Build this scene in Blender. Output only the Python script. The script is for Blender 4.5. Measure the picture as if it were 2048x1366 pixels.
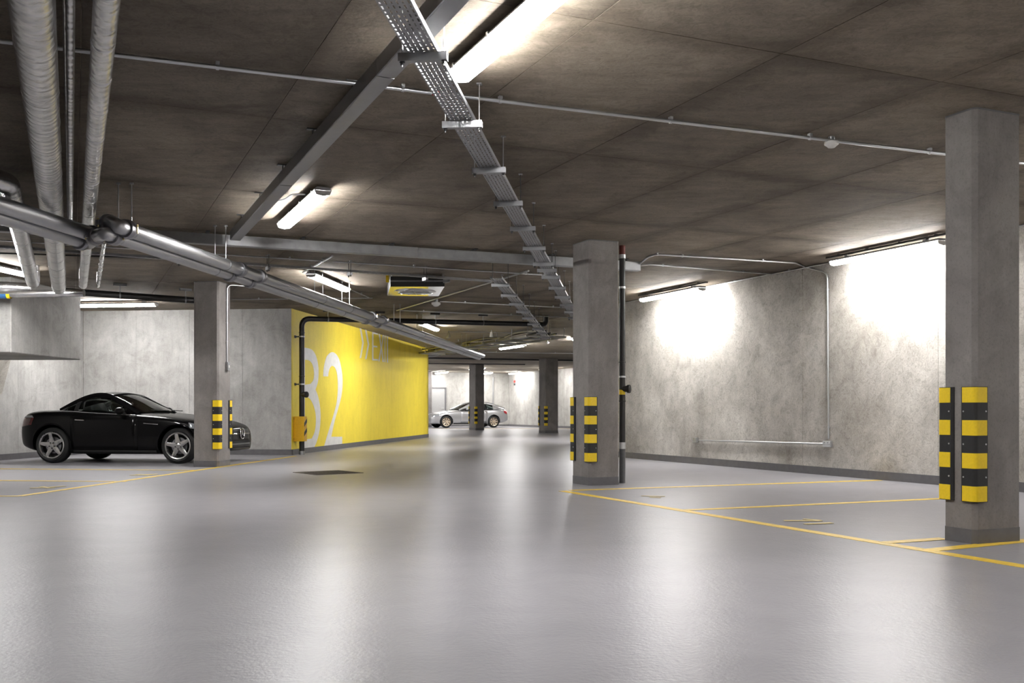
import bpy, bmesh, math, random
from mathutils import Vector, Matrix
from mathutils.bvhtree import BVHTree

for _o in list(bpy.data.objects):
    bpy.data.objects.remove(_o, do_unlink=True)
SC = bpy.context.scene
COL = SC.collection
V = Vector
random.seed(7)

# ------------------------------------------------------------------ camera, world, exposure
EYE = 0.90            # eye height above the floor
TOP = 2.93            # underside of the slab
FPX = 2000.0          # focal length for a 2048 px wide frame
HZN = 820.0           # row of the horizon
cam_d = bpy.data.cameras.new('camera')
cam = bpy.data.objects.new('camera', cam_d)
COL.objects.link(cam)
cam_d.sensor_width = 36.0
cam_d.lens = FPX / 2048.0 * 36.0
cam_d.shift_y = (HZN - 683.0) / 2048.0
cam_d.clip_start = 0.05
cam_d.clip_end = 300
cam.location = (0, 0, EYE)
cam.rotation_euler = (math.pi / 2, 0, 0)
SC.camera = cam

w = bpy.data.worlds.new('underground')
SC.world = w
w.use_nodes = True
w.node_tree.nodes['Background'].inputs[0].default_value = (0.02, 0.02, 0.021, 1)
w.node_tree.nodes['Background'].inputs[1].default_value = 0.2

SC.view_settings.view_transform = 'Standard'
SC.view_settings.look = 'None'
SC.view_settings.gamma = 1.0
SC.view_settings.exposure = 1.8
SC.view_settings.use_curve_mapping = False
SC.cycles.use_denoising = True
SC.cycles.max_bounces = 7
SC.cycles.diffuse_bounces = 4
SC.cycles.glossy_bounces = 3
SC.cycles.transparent_max_bounces = 10
SC.cycles.use_light_tree = False
SC.cycles.use_adaptive_sampling = True
SC.cycles.adaptive_threshold = 0.07
SC.cycles.adaptive_min_samples = 16
SC.cycles.sample_clamp_indirect = 6.0
SC.cycles.caustics_reflective = False
SC.cycles.caustics_refractive = False
LAMP_POWER = 40.0

# ------------------------------------------------------------------ measuring helpers
# directions of the two building grids (plan)
D1 = V((-0.402, 0.916, 0)).normalized()
D2 = V((0.916, 0.402, 0)).normalized()
E1 = V((0.1195, 0.9928, 0)).normalized()
E2 = V((0.9928, -0.1195, 0)).normalized()
ZUP = V((0, 0, 1))
A_D1 = math.atan2(D1.y, D1.x)
A_D2 = math.atan2(D2.y, D2.x)
A_E1 = math.atan2(E1.y, E1.x)
A_E2 = math.atan2(E2.y, E2.x)

def at(u, v, Y):
    """point of the place seen at column u, row v, at distance Y"""
    return V(((u - 1024) / FPX * Y, Y, EYE + (HZN - v) / FPX * Y))

def lvl(u, v, z):
    """point seen at (u, v) that lies at height z"""
    Y = (z - EYE) * FPX / (HZN - v)
    return V(((u - 1024) / FPX * Y, Y, z))

def gnd(u, v):
    return lvl(u, v, 0.0)

def on_wall(u, v, W, d):
    """point seen at (u, v) on the vertical plane through W along d"""
    k = (u - 1024) / FPX
    s = (k * W.y - W.x) / (d.x - k * d.y)
    p = W + d * s
    return V((p.x, p.y, EYE + (HZN - v) / FPX * p.y))

# ------------------------------------------------------------------ materials
def ramp(nt, fac, stops):
    r = nt.nodes.new('ShaderNodeValToRGB')
    els = r.color_ramp.elements
    while len(els) < len(stops):
        els.new(0.5)
    for e, (p, c) in zip(els, stops):
        e.position = p
        e.color = (c[0], c[1], c[2], 1) if len(c) == 3 else c
    nt.links.new(fac, r.inputs[0])
    return r.outputs[0]

def noise(nt, vec, scale, detail=4, rough=0.55, dist=0.0):
    n = nt.nodes.new('ShaderNodeTexNoise')
    n.inputs['Scale'].default_value = scale
    n.inputs['Detail'].default_value = detail
    n.inputs['Roughness'].default_value = rough
    n.inputs['Distortion'].default_value = dist
    if vec is not None:
        nt.links.new(vec, n.inputs['Vector'])
    return n.outputs['Fac']

def mapping(nt, vec, scale=(1, 1, 1), rot=(0, 0, 0)):
    m = nt.nodes.new('ShaderNodeMapping')
    m.inputs['Scale'].default_value = scale
    m.inputs['Rotation'].default_value = rot
    nt.links.new(vec, m.inputs['Vector'])
    return m.outputs[0]

def mixc(nt, fac, a, b, mode='MIX'):
    m = nt.nodes.new('ShaderNodeMix')
    m.data_type = 'RGBA'
    m.blend_type = mode
    for sock, val in ((m.inputs[0], fac), (m.inputs[6], a), (m.inputs[7], b)):
        if isinstance(val, bpy.types.NodeSocket):
            nt.links.new(val, sock)
        elif isinstance(val, (int, float)):
            sock.default_value = val
        else:
            sock.default_value = (val[0], val[1], val[2], 1)
    return m.outputs[2]

def math_n(nt, op, a, b=0.0):
    m = nt.nodes.new('ShaderNodeMath')
    m.operation = op
    for sock, val in ((m.inputs[0], a), (m.inputs[1], b)):
        if isinstance(val, bpy.types.NodeSocket):
            nt.links.new(val, sock)
        else:
            sock.default_value = val
    return m.outputs[0]

def bump(nt, h, strength, dist=0.01):
    b = nt.nodes.new('ShaderNodeBump')
    b.inputs['Strength'].default_value = strength
    b.inputs['Distance'].default_value = dist
    nt.links.new(h, b.inputs['Height'])
    return b.outputs[0]

def new_mat(name):
    m = bpy.data.materials.new(name)
    m.use_nodes = True
    nt = m.node_tree
    b = nt.nodes['Principled BSDF']
    return m, nt, b

def worldpos(nt):
    return nt.nodes.new('ShaderNodeNewGeometry').outputs['Position']

def simple(name, col, rough=0.5, metal=0.0, var=0.12, nscale=30, bstr=0.03, spec=0.5, coat=0.0):
    """plain coloured surface with a slight procedural variation"""
    m, nt, b = new_mat(name)
    p = worldpos(nt)
    n = noise(nt, p, nscale, 3)
    lo = tuple(c * (1 - var) for c in col)
    hi = tuple(min(1, c * (1 + var)) for c in col)
    nt.links.new(ramp(nt, n, [(0.3, lo), (0.7, hi)]), b.inputs['Base Color'])
    b.inputs['Roughness'].default_value = rough
    b.inputs['Metallic'].default_value = metal
    b.inputs['Specular IOR Level'].default_value = spec
    b.inputs['Coat Weight'].default_value = coat
    b.inputs['Coat Roughness'].default_value = 0.03
    if bstr:
        nt.links.new(bump(nt, noise(nt, p, nscale * 4, 2), bstr, 0.004), b.inputs['Normal'])
    return m

def concrete(name, light, dark, streak=(3.0, 3.0, 0.6), swirl=0.5, rnd=0.0, rough=0.78, spec=0.25, grain_rot=0.0, blot=0.9, grain=0.5, edge=False, fine=1.0):
    m, nt, b = new_mat(name)
    p = worldpos(nt)
    n1 = noise(nt, mapping(nt, p, (blot, blot, blot * 0.8)), 0.8, 4, 0.62, 0.6)     # big blotches
    n2 = noise(nt, mapping(nt, p, streak, (0, 0, grain_rot)), 2.2, 5, 0.68, 0.3)    # grain of the form boards
    n3 = noise(nt, p, 9.0, 2, 0.6, 2.6)                                              # curls left by the release oil
    n4 = noise(nt, p, 60, 1, 0.6)                                                    # pores
    n5 = noise(nt, p, 2.6, 5, 0.72, 0.8)                                             # cloudy mottling
    base = ramp(nt, n1, [(0.30, dark), (0.68, light)])
    g = ramp(nt, n2, [(0.32, (0.72, 0.71, 0.70)), (0.66, (1.12, 1.11, 1.10))])
    c = mixc(nt, grain, base, g, 'MULTIPLY')
    s = ramp(nt, n3, [(0.40, (0.70, 0.69, 0.67)), (0.46, (1, 1, 1)), (0.52, (1.07, 1.07, 1.07)), (0.58, (0.86, 0.85, 0.84))])
    c = mixc(nt, swirl, c, s, 'MULTIPLY')
    q = ramp(nt, n5, [(0.30, (0.74, 0.73, 0.71)), (0.5, (1, 1, 1)), (0.70, (1.14, 1.14, 1.13))])
    c = mixc(nt, 0.8 * fine, c, q, 'MULTIPLY')
    f = ramp(nt, n4, [(0.28, (0.75, 0.75, 0.75)), (0.45, (1, 1, 1))])
    c = mixc(nt, 0.5, c, f, 'MULTIPLY')
    if rnd:
        oi = nt.nodes.new('ShaderNodeObjectInfo')
        r = ramp(nt, oi.outputs['Random'], [(0, (1 - rnd, 1 - rnd, 1 - rnd)), (1, (1 + rnd, 1 + rnd * 0.97, 1 + rnd * 0.9))])
        c = mixc(nt, 1.0, c, r, 'MULTIPLY')
    if edge:
        # stains left along the joints between the form panels
        sep = nt.nodes.new('ShaderNodeSeparateXYZ')
        nt.links.new(nt.nodes.new('ShaderNodeTexCoord').outputs['Object'], sep.inputs[0])
        ex = math_n(nt, 'SUBTRACT', 0.61, math_n(nt, 'ABSOLUTE', sep.outputs[0]))
        ey = math_n(nt, 'SUBTRACT', 1.22, math_n(nt, 'ABSOLUTE', sep.outputs[1]))
        e = math_n(nt, 'MINIMUM', ex, ey)
        e = math_n(nt, 'SUBTRACT', e, math_n(nt, 'MULTIPLY', math_n(nt, 'SUBTRACT', n5, 0.45), 0.9))
        st = ramp(nt, e, [(0.0, (0.62, 0.60, 0.58)), (0.16, (1, 1, 1))])
        c = mixc(nt, 0.9, c, st, 'MULTIPLY')
    nt.links.new(c, b.inputs['Base Color'])
    b.inputs['Roughness'].default_value = rough
    b.inputs['Specular IOR Level'].default_value = spec
    nt.links.new(bump(nt, noise(nt, p, 24, 2, 0.6), 0.22, 0.01), b.inputs['Normal'])
    return m

def metal(name, col, rough, nscale=6, var=0.2, stretch=(1, 1, 1), bstr=0.02):
    m, nt, b = new_mat(name)
    p = worldpos(nt)
    n = noise(nt, mapping(nt, p, stretch), nscale, 5, 0.6)
    lo = tuple(c * (1 - var) for c in col)
    nt.links.new(ramp(nt, n, [(0.3, lo), (0.7, col)]), b.inputs['Base Color'])
    r = nt.nodes.new('ShaderNodeMapRange')
    r.inputs[1].default_value = 0.3
    r.inputs[2].default_value = 0.7
    r.inputs[3].default_value = rough * 0.8
    r.inputs[4].default_value = min(1, rough * 1.25)
    nt.links.new(n, r.inputs[0])
    nt.links.new(r.outputs[0], b.inputs['Roughness'])
    b.inputs['Metallic'].default_value = 1.0
    if bstr:
        nt.links.new(bump(nt, noise(nt, p, nscale * 8, 2), bstr, 0.005), b.inputs['Normal'])
    return m

M = {}
M['ceil'] = concrete('slab_concrete', (0.290, 0.248, 0.197), (0.160, 0.133, 0.105), streak=(1.2, 5.0, 1.2), swirl=0.48, rnd=0.16, grain_rot=-A_D1 + math.pi / 2, blot=0.7, grain=0.6, edge=True)
M['slab'] = concrete('brightened_slab_concrete', (0.43, 0.385, 0.315), (0.28, 0.245, 0.195), streak=(1.2, 5.0, 1.2), swirl=0.1, grain_rot=-A_D1 + math.pi / 2, blot=0.5, grain=0.5)  # far slab made paler than the panels, standing in for lamplight on it
M['wall'] = concrete('wall_concrete', (0.66, 0.635, 0.59), (0.34, 0.318, 0.285), streak=(2.5, 2.5, 0.9), swirl=0.60, rnd=0.04, grain=0.35, blot=1.0)
M['wall_soft'] = concrete('pale_wall_concrete', (0.47, 0.465, 0.452), (0.32, 0.313, 0.30), streak=(5.0, 5.0, 0.9), swirl=0.15, rnd=0.03, grain=0.40)
M['wall_far'] = concrete('far_wall_concrete', (0.40, 0.39, 0.37), (0.29, 0.282, 0.265), streak=(2.0, 2.0, 0.3), swirl=0.1, rnd=0.03, grain=0.5)
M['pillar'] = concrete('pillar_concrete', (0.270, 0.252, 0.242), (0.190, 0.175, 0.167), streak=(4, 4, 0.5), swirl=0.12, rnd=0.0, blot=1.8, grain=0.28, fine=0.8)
M['skirt'] = simple('skirting_paint', (0.118, 0.114, 0.118), 0.45, var=0.10, nscale=12)
M['yellow_wall'] = concrete('yellow_painted_concrete', (0.93, 0.74, 0.060), (0.86, 0.67, 0.048), streak=(4, 4, 0.6), swirl=0.05, rough=0.6, spec=0.35, grain=0.16, fine=0.25)
M['white_paint'] = simple('white_wall_paint', (0.74, 0.73, 0.71), 0.6, var=0.06, nscale=9)
M['line'] = simple('yellow_line_paint', (0.70, 0.47, 0.035), 0.5, var=0.16, nscale=14)
M['line_worn'] = simple('worn_yellow_paint', (0.58, 0.46, 0.16), 0.55, var=0.22, nscale=22)
M['galv'] = metal('galvanised_steel', (0.40, 0.405, 0.415), 0.45, 9, 0.25)
M['galv_lt'] = metal('bright_steel', (0.62, 0.63, 0.64), 0.36, 2, 0.06)
M['pipe_steel'] = metal('painted_sprinkler_steel', (0.50, 0.505, 0.52), 0.40, 3, 0.12)
M['mirror_steel'] = metal('polished_sheet', (0.80, 0.80, 0.80), 0.09, 3, 0.05, bstr=0)
M['coupling'] = metal('cast_coupling', (0.34, 0.34, 0.36), 0.38, 9, 0.2)
M['brass'] = metal('brass_bolt', (0.70, 0.58, 0.30), 0.3)
M['drain'] = simple('black_drain_plastic', (0.012, 0.011, 0.011), 0.38, var=0.3, nscale=10)
M['drain_grey'] = simple('grey_drain_base', (0.10, 0.10, 0.105), 0.45)
M['red_pipe'] = simple('red_brown_pipe', (0.16, 0.035, 0.025), 0.5)
M['rubber'] = simple('black_rubber', (0.010, 0.010, 0.011), 0.55, var=0.2, nscale=40)
M['reflect_yellow'] = simple('yellow_reflective_band', (0.82, 0.58, 0.015), 0.35, var=0.05, nscale=60)
M['guard_yellow'] = simple('yellow_steel_guard', (0.74, 0.42, 0.015), 0.35, var=0.06)
M['housing'] = simple('lamp_housing_plastic', (0.36, 0.36, 0.37), 0.45)
M['white_plastic'] = simple('white_plastic', (0.62, 0.61, 0.59), 0.4, var=0.05)
M['dark_plastic'] = simple('dark_plastic', (0.03, 0.03, 0.032), 0.45)
M['dark_steel'] = metal('dark_steel', (0.10, 0.10, 0.10), 0.5)
M['cable'] = simple('black_cable', (0.02, 0.02, 0.02), 0.5)
M['grate'] = metal('drain_iron', (0.13, 0.115, 0.10), 0.6)
M['pit'] = simple('drain_pit', (0.012, 0.011, 0.010), 0.8)
M['red'] = simple('red_alarm', (0.55, 0.03, 0.02), 0.4)
M['blue'] = simple('blue_label', (0.03, 0.12, 0.30), 0.5)
M['door'] = simple('grey_door_paint', (0.30, 0.295, 0.29), 0.45, var=0.06)

def foil_mat():
    m, nt, b = new_mat('foil_insulation')
    p = worldpos(nt)
    n = noise(nt, p, 7, 6, 0.65, 1.0)
    n2 = noise(nt, mapping(nt, p, (1, 1, 1), (0, 0, -A_D1)), 2.0, 3, 0.6)
    nt.links.new(ramp(nt, n, [(0.3, (0.55, 0.55, 0.56)), (0.7, (0.82, 0.82, 0.82))]), b.inputs['Base Color'])
    b.inputs['Metallic'].default_value = 0.92
    b.inputs['Roughness'].default_value = 0.27
    w_ = nt.nodes.new('ShaderNodeTexWave')
    w_.inputs['Scale'].default_value = 3.2
    w_.inputs['Distortion'].default_value = 5.0
    w_.inputs['Detail'].default_value = 4
    w_.inputs['Detail Scale'].default_value = 2.5
    nt.links.new(mapping(nt, p, (1, 1, 1), (0, 0, -A_D1)), w_.inputs['Vector'])
    h = math_n(nt, 'ADD', math_n(nt, 'MULTIPLY', w_.outputs['Fac'], 0.5), n)
    nt.links.new(bump(nt, h, 0.30, 0.016), b.inputs['Normal'])
    return m
M['foil'] = foil_mat()

def floor_mat():
    m, nt, b = new_mat('floor_resin')
    p = worldpos(nt)
    n1 = noise(nt, p, 0.35, 3, 0.6, 0.4)
    n2 = noise(nt, p, 2.2, 4, 0.65, 0.8)
    c = mixc(nt, 0.45, ramp(nt, n1, [(0.3, (0.24, 0.234, 0.248)), (0.7, (0.276, 0.27, 0.286))]),
             ramp(nt, n2, [(0.3, (0.232, 0.226, 0.24)), (0.7, (0.308, 0.299, 0.316))]))
    nt.links.new(c, b.inputs['Base Color'])
    b.inputs['Roughness'].default_value = 0.32
    b.inputs['Specular IOR Level'].default_value = 0.09
    n3 = noise(nt, p, 38, 2, 0.6)
    n4 = noise(nt, p, 5.0, 1, 0.6)
    h = math_n(nt, 'ADD', math_n(nt, 'MULTIPLY', n3, 1.0), math_n(nt, 'MULTIPLY', n4, 0.5))
    nt.links.new(bump(nt, h, 0.24, 0.008), b.inputs['Normal'])
    return m
M['floor'] = floor_mat()

def emit(name, col, power):
    m, nt, b = new_mat(name)
    n = noise(nt, worldpos(nt), 3, 2)
    nt.links.new(ramp(nt, n, [(0, tuple(c * 0.98 for c in col)), (1, col)]), b.inputs['Emission Color'])
    b.inputs['Base Color'].default_value = (0.8, 0.8, 0.8, 1)
    b.inputs['Emission Strength'].default_value = power
    return m
M['lamp'] = emit('lamp_diffuser', (1.0, 0.985, 0.972), LAMP_POWER)

def glass_mat(name, tint, refl=0.9):
    m, nt, b = new_mat(name)
    nt.nodes.remove(b)
    out = nt.nodes['Material Output']
    t = nt.nodes.new('ShaderNodeBsdfTransparent')
    n = noise(nt, worldpos(nt), 2, 2)
    nt.links.new(ramp(nt, n, [(0, tuple(c * 0.97 for c in tint)), (1, tint)]), t.inputs[0])
    g = nt.nodes.new('ShaderNodeBsdfGlossy')
    g.inputs['Roughness'].default_value = 0.02
    f = nt.nodes.new('ShaderNodeFresnel')
    f.inputs[0].default_value = 1.5
    mx = nt.nodes.new('ShaderNodeMixShader')
    nt.links.new(f.outputs[0], mx.inputs[0])
    nt.links.new(t.outputs[0], mx.inputs[1])
    nt.links.new(g.outputs[0], mx.inputs[2])
    nt.links.new(mx.outputs[0], out.inputs[0])
    return m
M['car_glass'] = glass_mat('car_glass', (0.87, 0.93, 0.91))
M['car_black'] = simple('black_car_paint', (0.0022, 0.0020, 0.0023), 0.35, var=0.1, nscale=3, bstr=0, spec=0.06, coat=0.36)
M['car_silver'] = simple('silver_car_paint', (0.50, 0.50, 0.51), 0.27, metal=0.55, var=0.04, nscale=3, bstr=0, coat=0.8)
M['car_trim'] = simple('black_car_trim', (0.008, 0.008, 0.008), 0.5)
M['car_inner'] = simple('black_car_interior', (0.007, 0.007, 0.007), 0.7)
M['tyre'] = simple('tyre_rubber', (0.012, 0.012, 0.012), 0.65, nscale=50)
M['alloy'] = metal('alloy_wheel', (0.62, 0.61, 0.60), 0.28, 4, 0.08, bstr=0)
M['alloy_warm'] = metal('warm_alloy_wheel', (0.80, 0.66, 0.50), 0.35, 4, 0.08, bstr=0)
M['chrome'] = metal('chrome', (0.85, 0.85, 0.86), 0.08, 4, 0.03, bstr=0)
M['tail_red'] = simple('tail_lamp_red', (0.10, 0.012, 0.012), 0.15, coat=0.8, bstr=0)
M['tail_bright'] = simple('bright_tail_lamp_red', (0.50, 0.03, 0.04), 0.2, coat=0.8, bstr=0)
M['headlamp'] = simple('head_lamp', (0.55, 0.58, 0.62), 0.08, metal=0.6, coat=1.0, bstr=0)
M['seat'] = simple('black_leather', (0.010, 0.010, 0.010), 0.5)

# ------------------------------------------------------------------ mesh building
ORG = {}

class MB:
    def __init__(self):
        self.v = []
        self.f = []

    def quad_box(self, c, hx, hy, hz):
        """oriented box from a centre and three half-edge vectors"""
        c, hx, hy, hz = V(c), V(hx), V(hy), V(hz)
        i = len(self.v)
        for sz in (-1, 1):
            for sx, sy in ((-1, -1), (1, -1), (1, 1), (-1, 1)):
                self.v.append(c + hx * sx + hy * sy + hz * sz)
        flip = hx.cross(hy).dot(hz) < 0
        for q in ((0, 3, 2, 1), (4, 5, 6, 7), (0, 1, 5, 4), (1, 2, 6, 5), (2, 3, 7, 6), (3, 0, 4, 7)):
            q = tuple(i + k for k in q)
            self.f.append(q[::-1] if flip else q)
        return self

    def box(self, c, size, ang=0.0):
        x = V((math.cos(ang), math.sin(ang), 0))
        y = V((-math.sin(ang), math.cos(ang), 0))
        return self.quad_box(c, x * size[0] / 2, y * size[1] / 2, ZUP * size[2] / 2)

    def bar(self, p0, p1, wid, hei, up=ZUP):
        p0, p1 = V(p0), V(p1)
        d = (p1 - p0)
        s = d.cross(up).normalized()
        t = s.cross(d).normalized()
        return self.quad_box((p0 + p1) / 2, d / 2, s * wid / 2, t * hei / 2)

    def ring_loft(self, rings, close=True, cap=True):
        i = len(self.v)
        n = len(rings[0])
        for r in rings:
            self.v.extend(V(p) for p in r)
        for a in range(len(rings) - 1):
            for k in range(n if close else n - 1):
                k2 = (k + 1) % n
                self.f.append((i + a * n + k, i + a * n + k2, i + (a + 1) * n + k2, i + (a + 1) * n + k))
        if cap and close:
            self.f.append(tuple(i + k for k in reversed(range(n))))
            self.f.append(tuple(i + (len(rings) - 1) * n + k for k in range(n)))
        return self

    def lathe(self, o, axis, prof, n=20, cap=True):
        o, axis = V(o), V(axis).normalized()
        a = axis.orthogonal().normalized()
        b = axis.cross(a)
        rings = []
        for t, r in prof:
            rings.append([o + axis * t + (a * math.cos(2 * math.pi * k / n) + b * math.sin(2 * math.pi * k / n)) * r for k in range(n)])
        return self.ring_loft(rings, True, cap)

    def cyl(self, p0, p1, r, n=16, r1=None):
        p0, p1 = V(p0), V(p1)
        L = (p1 - p0).length
        return self.lathe(p0, p1 - p0, [(0, r), (L, r if r1 is None else r1)], n)

    def tube(self, pts, r, n=12, bend=0.0, seg=6):
        pts = [V(p) for p in pts]
        if bend > 0 and len(pts) > 2:
            out = [pts[0]]
            for k in range(1, len(pts) - 1):
                a, b, c = pts[k - 1], pts[k], pts[k + 1]
                d0, d1 = (a - b), (c - b)
                q = min(bend, d0.length * 0.49, d1.length * 0.49)
                s, e = b + d0.normalized() * q, b + d1.normalized() * q
                for j in range(seg + 1):
                    t = j / seg
                    out.append(s * (1 - t) ** 2 + b * 2 * t * (1 - t) + e * t ** 2)
            out.append(pts[-1])
            pts = out
        tang = []
        for k in range(len(pts)):
            a = pts[max(0, k - 1)]
            b = pts[min(len(pts) - 1, k + 1)]
            tang.append((b - a).normalized())
        nrm = tang[0].orthogonal().normalized()
        rings = []
        for k, p in enumerate(pts):
            nrm = (nrm - tang[k] * nrm.dot(tang[k])).normalized()
            bi = tang[k].cross(nrm)
            rings.append([p + (nrm * math.cos(2 * math.pi * j / n) + bi * math.sin(2 * math.pi * j / n)) * r for j in range(n)])
        return self.ring_loft(rings)

    def prism(self, poly, o, x, y, depth):
        """extrude a 2-D outline given in axes x, y at o along x cross y"""
        o, x, y = V(o), V(x), V(y)
        nn = x.cross(y).normalized()
        r0 = [o + x * a + y * b for a, b in poly]
        r1 = [p + nn * depth for p in r0]
        return self.ring_loft([r0, r1])

    def build(self, name, mat, parent=None, smooth=None, bevel=0.0, bseg=2):
        org = ORG.get(parent.name, V((0, 0, 0))) if parent else V((0, 0, 0))
        me = bpy.data.meshes.new(name)
        me.from_pydata([tuple(p - org) for p in self.v], [], self.f)
        me.validate()
        me.update()
        bm = bmesh.new()
        bm.from_mesh(me)
        if bevel:
            bmesh.ops.remove_doubles(bm, verts=bm.verts, dist=1e-5)
        bmesh.ops.recalc_face_normals(bm, faces=bm.faces)
        if bevel:
            ed = [e for e in bm.edges if len(e.link_faces) == 2 and e.calc_face_angle(0) > 0.6]
            bmesh.ops.bevel(bm, geom=ed, offset=bevel, segments=bseg, affect='EDGES', profile=0.5)
        bm.to_mesh(me)
        bm.free()
        if smooth is not None:
            me.polygons.foreach_set('use_smooth', [True] * len(me.polygons))
            me.set_sharp_from_angle(angle=math.radians(smooth))
        me.materials.append(mat)
        o = bpy.data.objects.new(name, me)
        COL.objects.link(o)
        if parent:
            o.parent = parent
            ORG[o.name] = org
        else:
            ORG[o.name] = V((0, 0, 0))
        return o

def tag(o, label=None, cat=None, group=None, kind=None):
    if label: o['label'] = label
    if cat: o['category'] = cat
    if group: o['group'] = group
    if kind: o['kind'] = kind
    return o

def root(name, label, cat, loc=(0, 0, 0), group=None):
    o = bpy.data.objects.new(name, None)
    o.empty_display_size = 0.1
    COL.objects.link(o)
    o.location = loc
    ORG[o.name] = V(loc)
    return tag(o, label, cat, group)

def struct_root(name, loc=(0, 0, 0)):
    o = bpy.data.objects.new(name, None)
    COL.objects.link(o)
    o.location = loc
    ORG[o.name] = V(loc)
    o['kind'] = 'structure'
    return o

def place_mesh(name, me, parent, loc, rotz=0.0):
    """one more object on shared mesh data"""
    o = bpy.data.objects.new(name, me)
    COL.objects.link(o)
    o.parent = parent
    o.location = V(loc) - ORG.get(parent.name, V((0, 0, 0)))
    o.rotation_euler = (0, 0, rotz)
    return o

def copy_tree(o, parent=None):
    c = o.copy()
    COL.objects.link(c)
    c.parent = parent
    ORG[c.name] = ORG.get(o.name, V((0, 0, 0)))
    for ch in list(o.children):
        copy_tree(ch, c)
    return c
# ------------------------------------------------------------------ the setting
W_R = V((2.128, 18.83, 0))                   # a point on the long right wall, which runs along D1
CORNER_Y = V((-4.41, 20.0, 0))               # near corner of the yellow wall
YEL_END = V((-2.76, 33.0, 0))
YEL_D = (YEL_END - CORNER_Y).normalized()
YEL_N = V((YEL_D.y, -YEL_D.x, 0))
REAR_L = CORNER_Y - E2 * 4.42                # inner corner behind the black car
BACK_Y = -6.5

def wall(name, A, B, mat, thick=0.25, joints=None, skirt=True, height=TOP, sk_name=None):
    """vertical wall whose visible face runs from A to B (room on the left-hand side of A->B when n points in)"""
    A, B = V((A[0], A[1], 0)), V((B[0], B[1], 0))
    d = (B - A).normalized()
    n = V((-d.y, d.x, 0))                      # into the room
    L = (B - A).length
    REC = 0.006
    mb = MB()
    mb.quad_box((A + B) / 2 - n * (thick / 2 + REC) + ZUP * height / 2, d * L / 2, n * thick / 2, ZUP * height / 2)
    wl = mb.build(name, mat)
    tag(wl, kind='structure')
    js = [0.0] + sorted(joints or []) + [L]
    for a, b in zip(js[:-1], js[1:]):
        g = 0.003
        m2 = MB()
        m2.quad_box(A + d * (a + b) / 2 - n * REC / 2 + ZUP * height / 2, d * ((b - a) / 2 - g), n * REC / 2, ZUP * (height / 2))
        m2.build('concrete_panel', mat, wl)
    if skirt:
        m3 = MB()
        m3.quad_box((A + B) / 2 + n * 0.006 + ZUP * 0.055, d * L / 2, n * 0.006, ZUP * 0.055)
        sk = m3.build(sk_name or name.replace('wall', 'baseboard'), M['skirt'])
        tag(sk, kind='structure')
    return wl

def steps(L, w, off=0.0):
    out, x = [], off if off > 0 else w
    while x < L - 0.05:
        out.append(x)
        x += w
    return out

# floor
mb = MB()
mb.quad_box((0, 26, -0.15), (18, 0, 0), (0, 36, 0), (0, 0, 0.15))
floor = tag(mb.build('floor', M['floor']), kind='structure')

# ceiling: slab with the imprint of the form panels, 1.22 x 2.44 m, laid on the right-hand grid
mb = MB()
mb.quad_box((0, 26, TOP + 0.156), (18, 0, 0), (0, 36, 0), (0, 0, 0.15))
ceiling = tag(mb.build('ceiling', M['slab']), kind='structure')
pm = MB()
pm.quad_box((0, 0, 0.0035), (0.607, 0, 0), (0, 1.217, 0), (0, 0, 0.0035))
pan0 = pm.build('ceiling_panel', M['ceil'])
pan_me = pan0.data
bpy.data.objects.remove(pan0)
cnt = 0
for i in range(-16, 16):
    for j in range(-3, 12):
        a = 3.70 + (i + 0.5) * 1.22
        b = 4.60 + (j + 0.5) * 2.44
        p = D2 * a + D1 * b
        if not (1.2 < p.y < 22.5):
            continue
        k = abs(p.x) / p.y
        if k > 0.70 + 1.3 / p.y or p.x > 9.5 or p.x < -9.5 or cnt >= 298:
            continue
        place_mesh('ceiling_panel', pan_me, ceiling, V((p.x, p.y, TOP + 0.0005)), A_D2)
        cnt += 1

# right-hand wall and its return
r_far = W_R + D1 * 0.85
r_near = W_R - D1 * ((W_R.y - BACK_Y) / D1.y)
Lr = (r_far - r_near).length
def s_right(u):
    p = on_wall(u, 800, W_R, D1)
    return (V((p.x, p.y, 0)) - r_near).length
js = [s_right(1266), s_right(1415), s_right(1605)]
js += [js[2] - 2.44 * k for k in range(1, 7) if js[2] - 2.44 * k > 0.3]
wall_right = wall('wall_right', r_near, r_far, M['wall'], joints=js)
T_R = 12.84
far_c = V((-0.17, 55.5, 0))                                     # inner corner of the far walls
r_turn = r_far + D2 * 12.9
wall_recess = wall('wall_recess', r_far + D2 * 0.25, r_turn, M['wall'])
# far walls
s_ = 40.0
p_fr = far_c - D1 * s_
k_ = (r_turn - far_c).dot(-D1)
far_r_end = far_c - D1 * k_
wall_far_right = wall('wall_far_right', far_r_end, far_c, M['wall_far'], joints=steps(k_, 2.44))
far_l_end = far_c - D2 * 14.5
wall_far = wall('wall_far', far_c, far_l_end, M['wall_far'], joints=steps(14.5, 2.44))
lobby_c = YEL_END - V((YEL_N.x, YEL_N.y, 0)) * 11.5
wall_lobby = wall('wall_lobby', far_l_end, lobby_c, M['wall_far'])
wall_return = wall('wall_return', lobby_c, YEL_END, M['wall_soft'])
# yellow wall
Ly = (YEL_END - CORNER_Y).length
def s_yel(u):
    p = on_wall(u, 800, CORNER_Y, YEL_D)
    return (YEL_END - V((p.x, p.y, 0))).length
wall_left = wall('wall_left', YEL_END, CORNER_Y, M['yellow_wall'], joints=[s_yel(848), s_yel(783)], sk_name='baseboard_left')
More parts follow.
